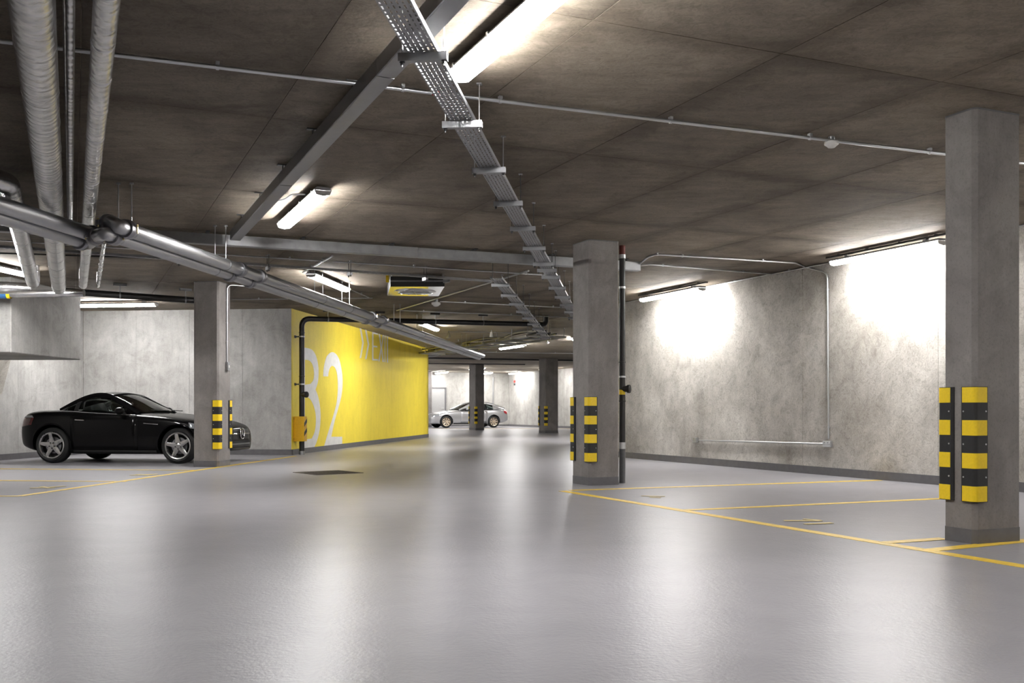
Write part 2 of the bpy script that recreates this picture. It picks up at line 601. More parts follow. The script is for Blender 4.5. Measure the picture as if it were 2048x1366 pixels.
# grey walls behind the black car
wall_rear = wall('wall_rear', CORNER_Y, REAR_L, M['wall_soft'], joints=[1.02, 2.14, 3.27])
l_near = REAR_L - E1 * ((REAR_L.y - BACK_Y) / E1.y)
wall_bay = wall('wall_bay', REAR_L, l_near, M['wall_soft'], joints=steps(20, 2.44, 2.2))
wall_back = wall('wall_back', l_near, r_near, M['wall'])
# plug behind the corner edge of the yellow wall
mb = MB()
mb.quad_box(CORNER_Y - YEL_N * 0.15 + YEL_D * 0.3 + ZUP * TOP / 2, YEL_N * 0.13, YEL_D * 0.26, ZUP * TOP / 2)
tag(mb.build('wall_corner', M['wall_soft']), kind='structure')

# painted lettering on the yellow wall ---------------------------------------------------------
def yw(u, v):
    return on_wall(u, v, CORNER_Y, YEL_D)

def decal(name, outer, parent, mat, off=0.004, holes=()):
    """flat paint shape on the yellow wall; the outline is measured on the wall itself"""
    bm = bmesh.new()
    def loop(pts):
        vs = []
        for u, v in pts:
            p = yw(u, v)
            p.z = max(p.z, 0.006)
            vs.append(bm.verts.new(p + YEL_N * off))
        return [bm.edges.new((vs[k], vs[(k + 1) % len(vs)])) for k in range(len(vs))]
    es = loop(outer)
    for h in holes:
        es += loop(h)
    bmesh.ops.triangle_fill(bm, use_beauty=True, use_dissolve=False, edges=es, normal=YEL_N)
    ex = bmesh.ops.extrude_face_region(bm, geom=list(bm.faces))
    bmesh.ops.translate(bm, verts=[g for g in ex['geom'] if isinstance(g, bmesh.types.BMVert)], vec=-YEL_N * off * 0.9)
    bmesh.ops.recalc_face_normals(bm, faces=bm.faces)
    me = bpy.data.meshes.new(name)
    bm.to_mesh(me)
    bm.free()
    me.materials.append(mat)
    o = bpy.data.objects.new(name, me)
    COL.objects.link(o)
    o.parent = parent
    return o

def cr(pts, n=5, closed=False):
    """smooth curve through 2-D points"""
    out = []
    N = len(pts)
    for i in range(N if closed else N - 1):
        p0 = pts[(i - 1) % N] if (closed or i > 0) else pts[i]
        p1, p2 = pts[i], pts[(i + 1) % N]
        p3 = pts[(i + 2) % N] if (closed or i + 2 < N) else p2
        for k in range(n):
            t = k / n
            out.append(tuple(0.5 * ((2 * b) + (-a + c) * t + (2 * a - 5 * b + 4 * c - d) * t * t + (-a + 3 * b - 3 * c + d) * t ** 3)
                             for a, b, c, d in zip(p0, p1, p2, p3)))
    if not closed:
        out.append(tuple(pts[-1]))
    return out

def c8(pts):
    return [(560 + x / 4.143, 600 + y / 4.143) for x, y in pts]
B_out = [(165, 392), (200, 394)] + cr([(232, 400), (268, 416), (298, 465), (315, 540), (319, 600), (313, 680), (293, 742)]) + \
        cr([(293, 742), (315, 800), (331, 890), (335, 980), (325, 1090), (295, 1195), (255, 1258), (205, 1283)])[1:] + [(165, 1290)]
B_h1 = [(205, 495), (228, 497)] + cr([(245, 503), (268, 535), (281, 600), (276, 660), (252, 695)]) + [(205, 702)]
B_h2 = [(205, 800)] + cr([(225, 802), (255, 830), (285, 900), (297, 985), (288, 1085), (262, 1148)]) + [(205, 1156)]
o = decal('painted_letter', c8(B_out), wall_left, M['white_paint'], holes=[c8(B_h1), c8(B_h2)])
o['label'] = 'large white letter B painted down to the floor'
two = cr([(357, 633), (362, 560), (380, 482), (405, 445), (434, 432), (465, 450), (492, 500), (512, 595), (518, 690), (508, 795), (480, 905), (450, 1010), (424, 1133)], 4) + \
      [(514, 1133), (514, 1240), (354, 1259)] + cr([(385, 1140), (440, 960), (468, 850), (479, 730), (473, 622), (457, 566), (435, 546), (414, 560), (402, 600), (398, 633)], 4)
o = decal('painted_digit', c8(two), wall_left, M['white_paint'])
o['label'] = 'large white digit 2 painted down to the floor'

def c3(pts):
    return [(560 + x / 3.303, 560 + y / 3.303) for x, y in pts]
def stroke(pts, wd):
    """outline of a thin polyline stroke with horizontal width wd"""
    l = [(x - wd / 2, y) for x, y in pts]
    r = [(x + wd / 2, y) for x, y in pts]
    return l + r[::-1]
PALE = M['white_paint']
for k, pts in enumerate(([(531, 318), (548, 415), (531, 516)], [(566, 328), (584, 425), (566, 523)])):
    o = decal('painted_chevron', c3(stroke(pts, 10)), wall_left, PALE)
E_ = [(608, 343), (646, 351), (646, 361), (617, 355), (617, 433), (642, 436), (642, 446), (617, 443), (617, 521), (646, 523), (646, 533), (608, 531)]
o = decal('painted_letter', c3(E_), wall_left, PALE)
X_ = [(651, 352), (659, 354), (669, 432), (679, 358), (686, 360), (674, 448), (685, 541), (677, 541), (668, 470), (657, 538), (649, 537), (664, 448)]
o = decal('painted_letter', c3(X_), wall_left, PALE)
o = decal('painted_letter', c3([(690, 361), (696, 362), (696, 543), (690, 542)]), wall_left, PALE)
T_ = [(698, 363), (722, 368), (722, 377), (713, 375), (713, 546), (706, 545), (706, 374), (698, 372)]
o = decal('painted_letter', c3(T_), wall_left, PALE)

# painted bay lines and numbers on the floor ----------------------------------------------------
strip_n = [0]
def floor_strip(p0, p1, wd, mat=None, name='parking_line'):
    strip_n[0] += 1
    z = 0.00025 * strip_n[0]
    p0, p1 = V((p0.x, p0.y, 0)), V((p1.x, p1.y, 0))
    d = (p1 - p0)
    n = V((-d.y, d.x, 0)).normalized()
    b = MB()
    b.quad_box((p0 + p1) / 2 + ZUP * (0.001 + z), d / 2, n * wd / 2, ZUP * 0.001)
    return b.build(name, mat or M['line'], floor)

f0 = gnd(1125, 982)
f1 = gnd(2048, 1133)
fd = (f1 - f0).normalized()
floor_strip(f0, f1 + fd * 2.5, 0.10)
def bay_line(u0, v0, u1, v1, wd=0.085, ext=0.0):
    a, b = gnd(u0, v0), gnd(u1, v1)
    return floor_strip(a, b + (b - a).normalized() * ext, wd)
bay_line(1140, 981, 1760, 960.5, 0.10)
bay_line(1372, 1020.5, 1870, 998, 0.095, 0.9)
bay_line(1858, 1101, 2048, 1082, 0.11, 1.5)
bay_line(1768, 1086, 1888, 1077.5, 0.10)
bay_line(38, 992.5, 590, 912.5, 0.085)
bay_line(-500, 993, 40, 992.5, 0.08)
bay_line(-500, 957, 252, 963.5, 0.08)
bay_line(-400, 935, 392, 941, 0.08)
bay_line(862, 857.5, 1150, 857.5, 0.16)
def num_stroke(u0, v0, u1, v1, wd=0.05):
    a, b = gnd(u0, v0), gnd(u1, v1)
    return floor_strip(a, b, wd, M['line_worn'], 'bay_number_stroke')
num_stroke(1568, 1042, 1644, 1042.2, 0.055)
num_stroke(1607, 1038.8, 1640, 1041.2, 0.045)
num_stroke(1610, 1049, 1664, 1046.6, 0.05)
num_stroke(1300, 995, 1322, 996, 0.04)
num_stroke(1283, 992.5, 1330, 993.5, 0.04)
num_stroke(60, 977, 84, 976, 0.07)
num_stroke(82, 974, 100, 977, 0.06)
num_stroke(100, 976.5, 110, 976.2, 0.06)
num_stroke(98, 975, 130, 973, 0.06)
num_stroke(260, 951.3, 280, 950.5, 0.08)
num_stroke(276, 949.5, 300, 951, 0.09)
num_stroke(292, 950, 315, 948.8, 0.08)

# bulkhead over the left bay with the sloping soffit behind it
zb = 1.775
bA = lvl(22, 705, zb)
bB = lvl(161.5, 720, zb)
bd = (bB - bA).normalized()
bs = V((-bd.y, bd.x, 0))
mb = MB()
c_ = (bA + bB) / 2
mb.quad_box(V((c_.x, c_.y, 0)) + bs * 1.2 + ZUP * (zb + TOP) / 2, (bB - bA) / 2, bs * 1.2, ZUP * (TOP - zb) / 2)
bulk = mb.build('wall_bulkhead', M['wall_soft'], None, bevel=0.012, bseg=1)
tag(bulk, kind='structure')
mb = MB()
q0 = lvl(21, 721, zb)
q0.y += 0.2
yy = q0.y
pts = [at(22, 718, yy), at(-60, 718, yy), at(-120, 921, yy), at(-30, 921, yy)]
r0 = [p for p in pts]
r1 = [p - E1 * 1.2 for p in pts]
r1 = [V((p.x, p.y, q.z)) for p, q in zip(r1, pts)]
mb.ring_loft([r0, r1])
tag(mb.build('wall_strut', M['wall']), kind='structure')
# far grey door
kd = on_wall(873, 800, far_c, D2)
mbd = MB()
dn = V((-(-D2).y, (-D2).x, 0))
kd0 = V((kd.x, kd.y, 0))
mbd.quad_box(kd0 + dn * 0.05 + ZUP * 1.02, D2 * 0.45, dn * 0.02, ZUP * 1.02)
door1 = tag(mbd.build('door_1', M['door']), kind='structure')
m_ = MB()
for s in (-1, 1):
    m_.quad_box(kd0 + dn * 0.05 + D2 * 0.49 * s + ZUP * 1.04, D2 * 0.035, dn * 0.04, ZUP * 1.04)
m_.quad_box(kd0 + dn * 0.05 + ZUP * 2.09, D2 * 0.525, dn * 0.04, ZUP * 0.035)
m_.build('door_frame', M['skirt'], door1)
m_ = MB()
m_.cyl(kd0 + dn * 0.07 + D2 * 0.36 + ZUP * 1.0, kd0 + dn * 0.13 + D2 * 0.36 + ZUP * 1.0, 0.02)
m_.bar(kd0 + dn * 0.125 + D2 * 0.37 + ZUP * 1.0, kd0 + dn * 0.125 + D2 * 0.24 + ZUP * 1.0, 0.02, 0.02)
m_.build('door_handle', M['galv_lt'], door1)
# ------------------------------------------------------------------ pillars
def pillar(name, label, corner, a, b, la, lb, group='concrete pillars of the garage'):
    """square pillar; corner is the near edge on the floor, a and b run along its two visible faces (b = a turned left)"""
    corner = V((corner.x, corner.y, 0))
    r = root(name, label, 'pillar', corner, group)
    c = 0.028
    P = [corner + a * c, corner + a * la - a * c, corner + a * la + b * c, corner + a * la + b * (lb - c),
         corner + a * (la - c) + b * lb, corner + a * c + b * lb, corner + b * (lb - c), corner + b * c]
    def ring(z, e=0.0):
        ctr = corner + a * la / 2 + b * lb / 2
        return [V((p.x + (p.x - ctr.x) * e, p.y + (p.y - ctr.y) * e, z)) for p in P]
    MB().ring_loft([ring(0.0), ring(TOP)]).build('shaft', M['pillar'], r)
    MB().ring_loft([ring(0.0, 0.018), ring(0.098, 0.018)]).build('painted_base', M['skirt'], r)
    MB().ring_loft([ring(TOP - 0.012, 0.012), ring(TOP, 0.012)]).build('top_joint', M['skirt'], r)
    return r

def make_guard():
    """rubber edge guard for a pillar corner; pillar in the quadrant x > 0, y > 0"""
    r = root('corner_guard', 'x', 'corner guard', (0, 0, 0), 'striped corner guards on the pillars')
    L, t, H = 0.105, 0.022, 0.775
    def outline(e=0.0, lim=None):
        l = L if lim is None else lim
        pts = [(l, 0.0), (l, -t * 0.35 - e), (l - 0.012, -t - e)]
        for k in range(7):
            an = math.radians(270 - k * 15)
            pts.append((t * 0.2 + (t * 1.2 + e) * math.cos(an), t * 0.2 + (t * 1.2 + e) * math.sin(an)))
        pts += [(-t - e, l - 0.012), (-t * 0.35 - e, l), (0.0, l), (0.0, 0.0)]
        return pts
    def sect(mb, e, lim, z0, z1):
        o = outline(e, lim)
        mb.ring_loft([[V((x, y, z0)) for x, y in o], [V((x, y, z1)) for x, y in o]])
    m = MB(); sect(m, 0, None, 0, H)
    m.build('rubber_body', M['rubber'], r)
    n = 7
    h = H / n
    for k in range(n):
        z0 = k * h
        if k % 2 == 0:
            m = MB(); sect(m, 0.0025, L - 0.008, z0 + 0.004, z0 + h - 0.004)
            m.build('reflective_band', M['reflect_yellow'], r)
        else:
            for ax in (0, 1):
                c = V((L * 0.72, -t - 0.004, z0 + h / 2)) if ax == 0 else V((-t - 0.004, L * 0.72, z0 + h / 2))
                d = V((0, 1, 0)) if ax == 0 else V((1, 0, 0))
                MB().lathe(c, d, [(0, 0.004), (0.002, 0.006), (0.008, 0.006)], 8).build('bolt', M['galv_lt'], r)
    return r

guard0 = make_guard()
guard_used = [False]
def guard(p, ang, label, z=0.282, scale=1.0):
    g = guard0 if not guard_used[0] else copy_tree(guard0)
    guard_used[0] = True
    g.location = (p.x, p.y, z)
    g.rotation_euler = (0, 0, ang)
    g.scale = (scale, scale, scale)
    g['label'] = label
    return g

# rightmost pillar
c = gnd(1950, 1089)
c = V((c.x, c.y, 0))
# widths chosen so that its outer edges fall where they stand
def face_len(c, d, u):
    k = (u - 1024) / FPX
    return (k * c.y - c.x) / (d.x - k * d.y)
la, lb = face_len(c, D2, 2044), face_len(c, D1, 1885)
pillar('concrete_pillar', 'large concrete pillar at the far right, nearest to the viewer', c, D2, D1, la, lb)
guard(c, A_D2, 'striped corner guard on the front edge of the large right pillar')
guard(c + D1 * lb, A_D1 + math.pi, 'striped corner guard on the left edge of the large right pillar')
# middle pillar
c = gnd(1179, 971.5)
la, lb = face_len(c, D2, 1239), face_len(c, D1, 1144)
MID = (c, la, lb)
pillar('concrete_pillar', 'concrete pillar right of centre with a black downpipe behind it', c, D2, D1, la, lb)
guard(c, A_D2, 'striped corner guard on the front edge of the middle pillar')
guard(c + D1 * lb, A_D1 + math.pi, 'striped corner guard on the left edge of the middle pillar')
# left pillar, on the left-hand grid
c = at(437, 936, 15.75)
c.z = 0
la, lb = face_len(c, E1, 461.5), face_len(c, -E2, 386.5)
LEFT = (c, la, lb)
pillar('concrete_pillar', 'dark concrete pillar on the left standing in front of the black car', c, E1, -E2, la, lb)
guard(c, A_E1, 'striped corner guard on the front edge of the pillar by the black car')
guard(c + E1 * la, A_E2 + math.pi, 'striped corner guard on the right edge of the pillar by the black car')
# far pillars
c = at(951, 861, 44.5); c.z = 0
la, lb = face_len(c, D2, 968.5), face_len(c, D1, 938)
pillar('concrete_pillar', 'distant concrete pillar in front of the silver car', c, D2, D1, la, lb)
guard(c, A_D2, 'small striped corner guard on the pillar before the silver car, front edge')
guard(c + D1 * lb, A_D1 + math.pi, 'small striped corner guard on the pillar before the silver car, left edge')
c = at(1091, 866, 39.0); c.z = 0
la, lb = face_len(c, D2, 1116.5), face_len(c, D1, 1077.5)
pillar('concrete_pillar', 'distant concrete pillar to the right of the silver car', c, D2, D1, la, lb)
guard(c, A_D2, 'small striped corner guard on the pillar right of the silver car, front edge')
guard(c + D1 * lb, A_D1 + math.pi, 'small striped corner guard on the pillar right of the silver car, left edge')
c = at(851, 860, 52.6); c.z = 0
la, lb = face_len(c, D2, 864.5), 0.40
pillar('concrete_pillar', 'concrete pillar mostly hidden behind the far end of the yellow wall', c, D2, D1, la, lb)

# ------------------------------------------------------------------ lamps
def make_lamp(L):
    r = root('batten_lamp', 'x', 'lamp', (0, 0, 0), 'fluorescent batten lamps')
    hw = 0.078
    # profiles in the y-z plane, extruded along x; z = 0 is the slab
    def ext(mb, prof, x0, x1):
        mb.ring_loft([[V((x0, y, z)) for y, z in prof], [V((x1, y, z)) for y, z in prof]])
    m = MB()
    ext(m, [(-hw, -0.058), (-hw, -0.048), (-hw * 0.7, -0.028), (hw * 0.7, -0.028), (hw, -0.048), (hw, -0.058)], -L / 2, L / 2)
    m.build('housing', M['housing'], r)
    dif = []
    for k in range(5):
        an = math.pi * k / 4
        dif.append((-(hw - 0.004) * math.copysign(abs(math.cos(an)) ** 0.7, math.cos(an)), -0.060 - 0.048 * math.sin(an) ** 0.75))
    m = MB()
    ext(m, dif, -L / 2 + 0.012, L / 2 - 0.012)
    m.build('diffuser', M['lamp'], r)
    for s in (-1, 1):
        m = MB()
        pr = [(y * 1.05, z - 0.001 if z < -0.07 else z) for y, z in dif]
        ext(m, pr, s * (L / 2 - 0.012), s * (L / 2 + 0.004))
        m.build('end_cap', M['white_plastic'], r)
    for s in (-0.36, 0.36):
        m = MB()
        m.box((s * L, 0, -0.014), (0.05, 0.05, 0.030))
        m.build('mounting_bracket', M['galv'], r)
    for k in range(4):
        for s in (-1, 1):
            x = (k - 1.5) / 3 * L * 0.86
            m = MB()
            m.box((x, s * (hw + 0.003), -0.056), (0.022, 0.008, 0.03))
            m.build('clip', M['galv_lt'], r)
    return r

LAMP_L = 1.8
lamp0 = make_lamp(LAMP_L)
lamp_used = [False]
def lamp(p, ang, label, z=TOP):
    g = lamp0 if not lamp_used[0] else copy_tree(lamp0)
    lamp_used[0] = True
    g.location = (p.x, p.y, z)
    g.rotation_euler = (0, 0, ang)
    g['label'] = label
    return g

ZL = 2.84
p = lvl(917, 160, ZL)
lamp(p - D1 * 0.9, A_D1, 'large bright batten lamp above the perforated cable tray, nearest the viewer')
lamp(lvl(604, 424, ZL), A_D1, 'batten lamp on the ceiling beside the diagonal steel trunking')
lamp(lvl(659, 568, ZL), A_E1, 'batten lamp above the sprinkler pipes, left of the ceiling fan')
lamp(lvl(858, 655, ZL), A_E1, 'small batten lamp under the black drainpipe near the yellow wall')
lamp(lvl(1025, 695.5, ZL), A_D1, 'distant batten lamp over the driveway beyond the yellow wall')
p = lvl(313, 611, ZL)
lamp(p - E2 * 0.9, A_E2, 'batten lamp on the ceiling above the black car')
p = lvl(52, 552, ZL)
lamp(p - E1 * 0.9, A_E1, 'batten lamp at the left edge behind the foil-wrapped pipes')
def rail_lamp(p, label, drop=0.035):
    """lamp hung a little below the slab on a dark rail"""
    g = lamp(p, A_D1, label, TOP - drop)
    m = MB()
    m.box((0, 0, 0.012), (LAMP_L + 0.25, 0.041, 0.021))
    for x in (-0.8, -0.25, 0.3, 0.8):
        m.box((x, 0, (drop + 0.02) / 2), (0.03, 0.03, drop - 0.02))
    rl = m.build('hanging_rail', M['dark_steel'])
    rl.parent = g
    return g
WOFF = 0.40
pw = on_wall(1342, 590, W_R - D2 * WOFF, D1)
rail_lamp(pw, 'batten lamp along the right wall just right of the middle pillar')
pw9 = on_wall(1667, 528, W_R - D2 * WOFF, D1) - D1 * 0.9
rail_lamp(pw9, 'batten lamp along the right wall next to the large right pillar')
# further lamps of the same row (hidden by the pillar or beside the viewer)
step_r = (V((pw9.x, pw9.y, 0)) - V((pw.x, pw.y, 0)))
for k in (1, 2):
    q = pw9 + step_r * k
    rail_lamp(q, ['batten lamp along the right wall, hidden behind the large right pillar', 'batten lamp along the right wall beside the viewer'][k - 1])
# distant lamps
lamp(on_wall(884, 753, far_c - D1 * 1.2, D2), A_D1, 'far batten lamp over the grey door')
lamp(on_wall(971, 746, far_c - D1 * 1.2, D2), A_D1, 'far batten lamp half hidden by the pillar before the silver car')
lamp(on_wall(1033, 741, far_c - D2 * 0.5, D1), A_D1, 'far batten lamp on the wall above the red alarm')
lamp(lvl(1152, 683, ZL), A_E1, 'far batten lamp just showing at the left edge of the middle pillar')
# unseen lamps added behind the yellow wall and recess to brighten the far end
lamp(V((-7.0, 43.0, 0)), A_D2, 'added batten lamp in the bay hidden behind the yellow wall')
lamp(V((5.2, 33.5, 0)), A_D1, 'added batten lamp in the recess hidden by the middle pillar, nearer one')
lamp(V((7.2, 27.5, 0)), A_D1, 'added batten lamp in the recess hidden behind the right wall')
lamp(at(954.5, 740, 48.0), A_D1, 'added far batten lamp hidden behind the pillar to light the silver car')  # added out of view so the car's near side is lit
# row continued past the viewer: two unseen lamps added to light the right pillar
lamp(V((2.16, 0.34, 0)), A_D1, 'added batten lamp overhead beside the viewer, next in the row')
lamp(V((4.26, -4.35, 0)), A_D1, 'added batten lamp behind the viewer, last in the row')
lamp(at(1096.5, 735, 48.0), A_D1, 'added far batten lamp hidden behind the pillar right of the silver car')  # unseen lamp added to brighten the dark far ceiling
lamp(V((-4.7, 38.8, 0)), A_D2, 'added unseen batten lamp just round the far end of the yellow wall')  # also added out of view for the far ceiling
lamp(V((-5.0, 47.5, 0)), A_D2, 'added unseen batten lamp over the far bay left of the silver car')  # third unseen lamp added to lift the far ceiling
# ------------------------------------------------------------------ foil-wrapped pipes, upper left
def foil_pipe(label, path, r, bend, bands=None, mat='foil'):
    o = root('insulated_pipe', label, 'pipe', V((path[0].x, path[0].y, path[0].z)), 'foil-wrapped pipes under the ceiling')
    MB().tube(path, r, 24, bend, 8).build('foil_jacket', M[mat], o, smooth=60)
    # tape bands round the jacket
    if bands:
        a, b = path[bands[0]], path[bands[0] + 1]
        d = (b - a).normalized()
        L = (b - a).length
        x = bands[1]
        rr = random.Random(int(r * 10000))
        while x < L - (bend if bands[0] + 2 < len(path) else 0) - 0.1:
            wd = 0.035 + rr.random() * 0.03
            m = MB()
            m.lathe(a + d * x, d + V((rr.uniform(-.05, .05), rr.uniform(-.05, .05), rr.uniform(-.05, .05))),
                    [(0, r * 0.98), (0.002, r * 1.018), (wd, r * 1.022), (wd + 0.003, r * 0.98)], 24)
            m.build('tape_band', M[mat], o, smooth=50)
            x += bands[2] * (0.8 + 0.4 * rr.random())
    return o

zA = 2.68
pA0 = lvl(65, 0, zA)
pA0 = pA0 - D1 * 2.4
pA1 = lvl(118, 577, zA)
foil_pipe('widest foil-wrapped pipe running away from the viewer at upper left', [pA0, pA1, V((pA1.x, pA1.y, TOP))], 0.0975, 0.22, (0, 1.2, 0.75))
pC0 = lvl(214, 0, zA) - D1 * 2.4
pC1 = lvl(166, 572, zA)
foil_pipe('medium foil-wrapped pipe, rightmost of the three running away at upper left', [pC0, pC1, V((pC1.x, pC1.y, TOP))], 0.056, 0.16, (0, 1.0, 0.62))
pB0 = lvl(143, 0, 2.76) - D1 * 2.4
pB1 = lvl(141, 452, 2.76)
foil_pipe('thin dark foil-wrapped pipe between the two larger ones', [pB0, pB1, V((pB1.x, pB1.y, TOP))], 0.022, 0.08, (0, 0.8, 0.35))
pB0 = lvl(131, 0, 2.78) - D1 * 2.4
pB1 = lvl(137, 440, 2.78)
foil_pipe('thinnest foil-wrapped pipe close beside the dark thin one', [pB0, pB1, V((pB1.x, pB1.y, TOP))], 0.013, 0.06, None)
pD1 = lvl(14, 360, zA)
pD2 = lvl(66, 566, zA)
foil_pipe('foil-wrapped pipe with an elbow at the left picture edge', [pD1 - D2 * 2.2, pD1, pD2, V((pD2.x, pD2.y, TOP))], 0.085, 0.24, (1, 0.5, 0.8))
pE = lvl(62, 577, 2.74)
foil_pipe('short wide horizontal foil pipe entering at the left picture edge', [pE - D2 * 1.7, pE], 0.085, 0.1, (0, 0.6, 0.4))
pF0, pF1 = at(20, 590, 14.95), at(168, 586, 14.95)
oF = foil_pipe('dull horizontal pipe lying just above the concrete bulkhead', [pF0 - V((0.9, 0, 0)), pF1], 0.055, 0.1, None)
m = MB(); m.lathe(at(0, 590, 14.95), V((1, 0, 0)), [(0, 0.056), (0.11, 0.056)], 16, cap=False)
m.build('pipe_label', M['blue'], oF)
m = MB(); m.lathe(at(15, 590, 14.95), V((1, 0, 0)), [(0, 0.0565), (0.05, 0.0565)], 16, cap=False)
m.build('pipe_label', M['reflect_yellow'], oF)
# thin foil hose dropping from the sprinkler pipes
h0, h1 = lvl(208, 484, 2.72), lvl(196, 573, 2.72)
o = root('foil_hose', 'thin bright foil hose behind the sprinkler pipe joint', 'hose', h0)
MB().tube([h0, h1, h1 + V((0, 0.0, TOP - 2.72))], 0.026, 12, 0.06).build('hose', M['foil'], o, smooth=60)
for k in range(8):
    q = h0.lerp(h1, 0.08 + k * 0.115)
    MB().lathe(q, D1, [(0, 0.028), (0.03, 0.0285), (0.031, 0.026)], 12).build('ring', M['galv_lt'], o, smooth=40)

# ------------------------------------------------------------------ sprinkler pipes
RP = 0.064
def coupling(p, d, parent, r=RP, L=0.09, lugs=True, bolts=True):
    d = V(d).normalized()
    m = MB()
    m.lathe(p - d * L / 2, d, [(0, r * 1.02), (0.006, r * 1.28), (L * 0.35, r * 1.32), (L * 0.42, r * 1.38), (L * 0.58, r * 1.38), (L * 0.65, r * 1.32), (L - 0.006, r * 1.28), (L, r * 1.02)], 20)
    s = d.cross(ZUP).normalized()
    if lugs:
        for k in (-1, 1):
            m.quad_box(p + s * k * r * 1.45, d * L * 0.32, s * r * 0.28, ZUP * r * 0.35)
    c = m.build('coupling', M['coupling'], parent, smooth=40)
    if bolts:
        for k in (-1, 1):
            b = MB()
            b.cyl(p + s * k * r * 1.5 - ZUP * r * 0.62, p + s * k * r * 1.5 + ZUP * r * 0.62, 0.007, 8)
            b.lathe(p + s * k * r * 1.5 + ZUP * r * 0.36, ZUP, [(0, 0.013), (0.012, 0.013)], 6)
            b.build('bolt', M['brass'], c)
    return c

def ring_band(p, d, parent, r, L=0.025, mat='galv'):
    d = V(d).normalized()
    return MB().lathe(p - d * L / 2, d, [(0, r), (0.001, r * 1.07), (L - 0.001, r * 1.07), (L, r)], 20).build('hanger_band', M[mat], parent, smooth=40)

def sprinkler_line(label, z, dx, r=RP, jog=True):
    a0 = lvl(7, 414 + dx, 2.5)
    right0 = lvl(252, 458, 2.5)
    right1 = lvl(966, 712, 2.5)
    rd = (right1 - right0).normalized()
    left1 = lvl(188, 470, 2.5)
    ld = rd
    dz = z - 2.5
    L1 = left1 + V((dx, 0, dz))
    L0 = L1 - ld * 4.2
    R0 = right0 + V((dx, 0, dz))
    R1 = right1 + V((dx, 0, dz))
    o = root('sprinkler_pipe', label, 'pipe', L0, 'grey sprinkler pipes under the ceiling')
    MB().cyl(L0, L1, r, 24).build('pipe_run', M['pipe_steel'], o, smooth=40)
    MB().cyl(R0, R1, r, 24).build('pipe_run', M['pipe_steel'], o, smooth=40)
    # the offset: two elbows joined by a short slanting piece
    mid1 = L1 + ld * 0.10
    mid2 = R0 - rd * 0.10
    up = ZUP * (0.075 if z > 2.45 else 0.02)
    e1 = [L1, mid1, mid1 + (mid2 - mid1) * 0.5 + up, mid2, R0]
    MB().tube([L1, L1 + ld * 0.12, L1.lerp(R0, 0.5) + up * 1.3, R0 - rd * 0.12, R0], r, 20, 0.11, 6).build('offset_elbow', M['pipe_steel'], o, smooth=50)
    coupling(L1 - ld * 0.01, ld, o, r)
    q = L1.lerp(R0, 0.45) + up * 1.0
    coupling(q, (R0 - L1) + V((0, 0, 0.02)), o, r)
    coupling(R0 + rd * 0.02, rd, o, r, 0.12, lugs=False)
    coupling(lvl(4, 430, 2.5) + V((dx, 0, dz)), ld, o, r)
    for u, v in ((480, 539), (519, 553), (742, 633), (768, 641)):
        pp = lvl(u, v, 2.5)
        t = (pp - right0).dot(rd)
        coupling(R0 + rd * t, rd, o, r, 0.14 if u in (742, 768) else 0.10, lugs=(u in (742, 768)), bolts=(u in (742, 768)))
    for u, v in ((262, 462), (452, 529), (645, 598), (700, 617), (800, 653), (845, 669), (930, 700)):
        pp = lvl(u, v, 2.5)
        t = (pp - right0).dot(rd)
        c = R0 + rd * t
        hb = ring_band(c, rd, o, r)
        MB().cyl(c + ZUP * r * 0.9, V((c.x, c.y, TOP)), 0.006, 8).build('rod', M['galv_lt'], hb)
        MB().lathe(V((c.x, c.y, TOP - 0.012)), ZUP, [(0, 0.02), (0.012, 0.02)], 8).build('anchor', M['galv'], hb)
    hb = ring_band(L0 + ld * 2.6, ld, o, r)
    c = L0 + ld * 2.6
    MB().cyl(c + ZUP * r * 0.9, V((c.x, c.y, TOP)), 0.006, 8).build('rod', M['galv_lt'], hb)
    return o
sprinkler_line('upper of the two long grey sprinkler pipes', 2.50, 0.0)
sprinkler_line('lower of the two long grey sprinkler pipes', 2.440, -0.118, 0.060)

# ------------------------------------------------------------------ black drainpipes
RD = 0.053
def drain_hanger(p, parent, strut_dir):
    h = MB().lathe(p - D2 * 0.012, D2, [(0, RD), (0.001, RD * 1.1), (0.023, RD * 1.1), (0.024, RD)], 18).build('hanger_band', M['galv'], parent, smooth=40)
    MB().cyl(p + ZUP * RD, V((p.x, p.y, TOP - 0.03)), 0.006, 8).build('rod', M['galv_lt'], h)
    MB().quad_box(V((p.x, p.y, TOP - 0.02)), strut_dir * 0.10, strut_dir.cross(ZUP) * 0.02, ZUP * 0.02).build('ceiling_strut', M['dark_steel'], h)
    return h

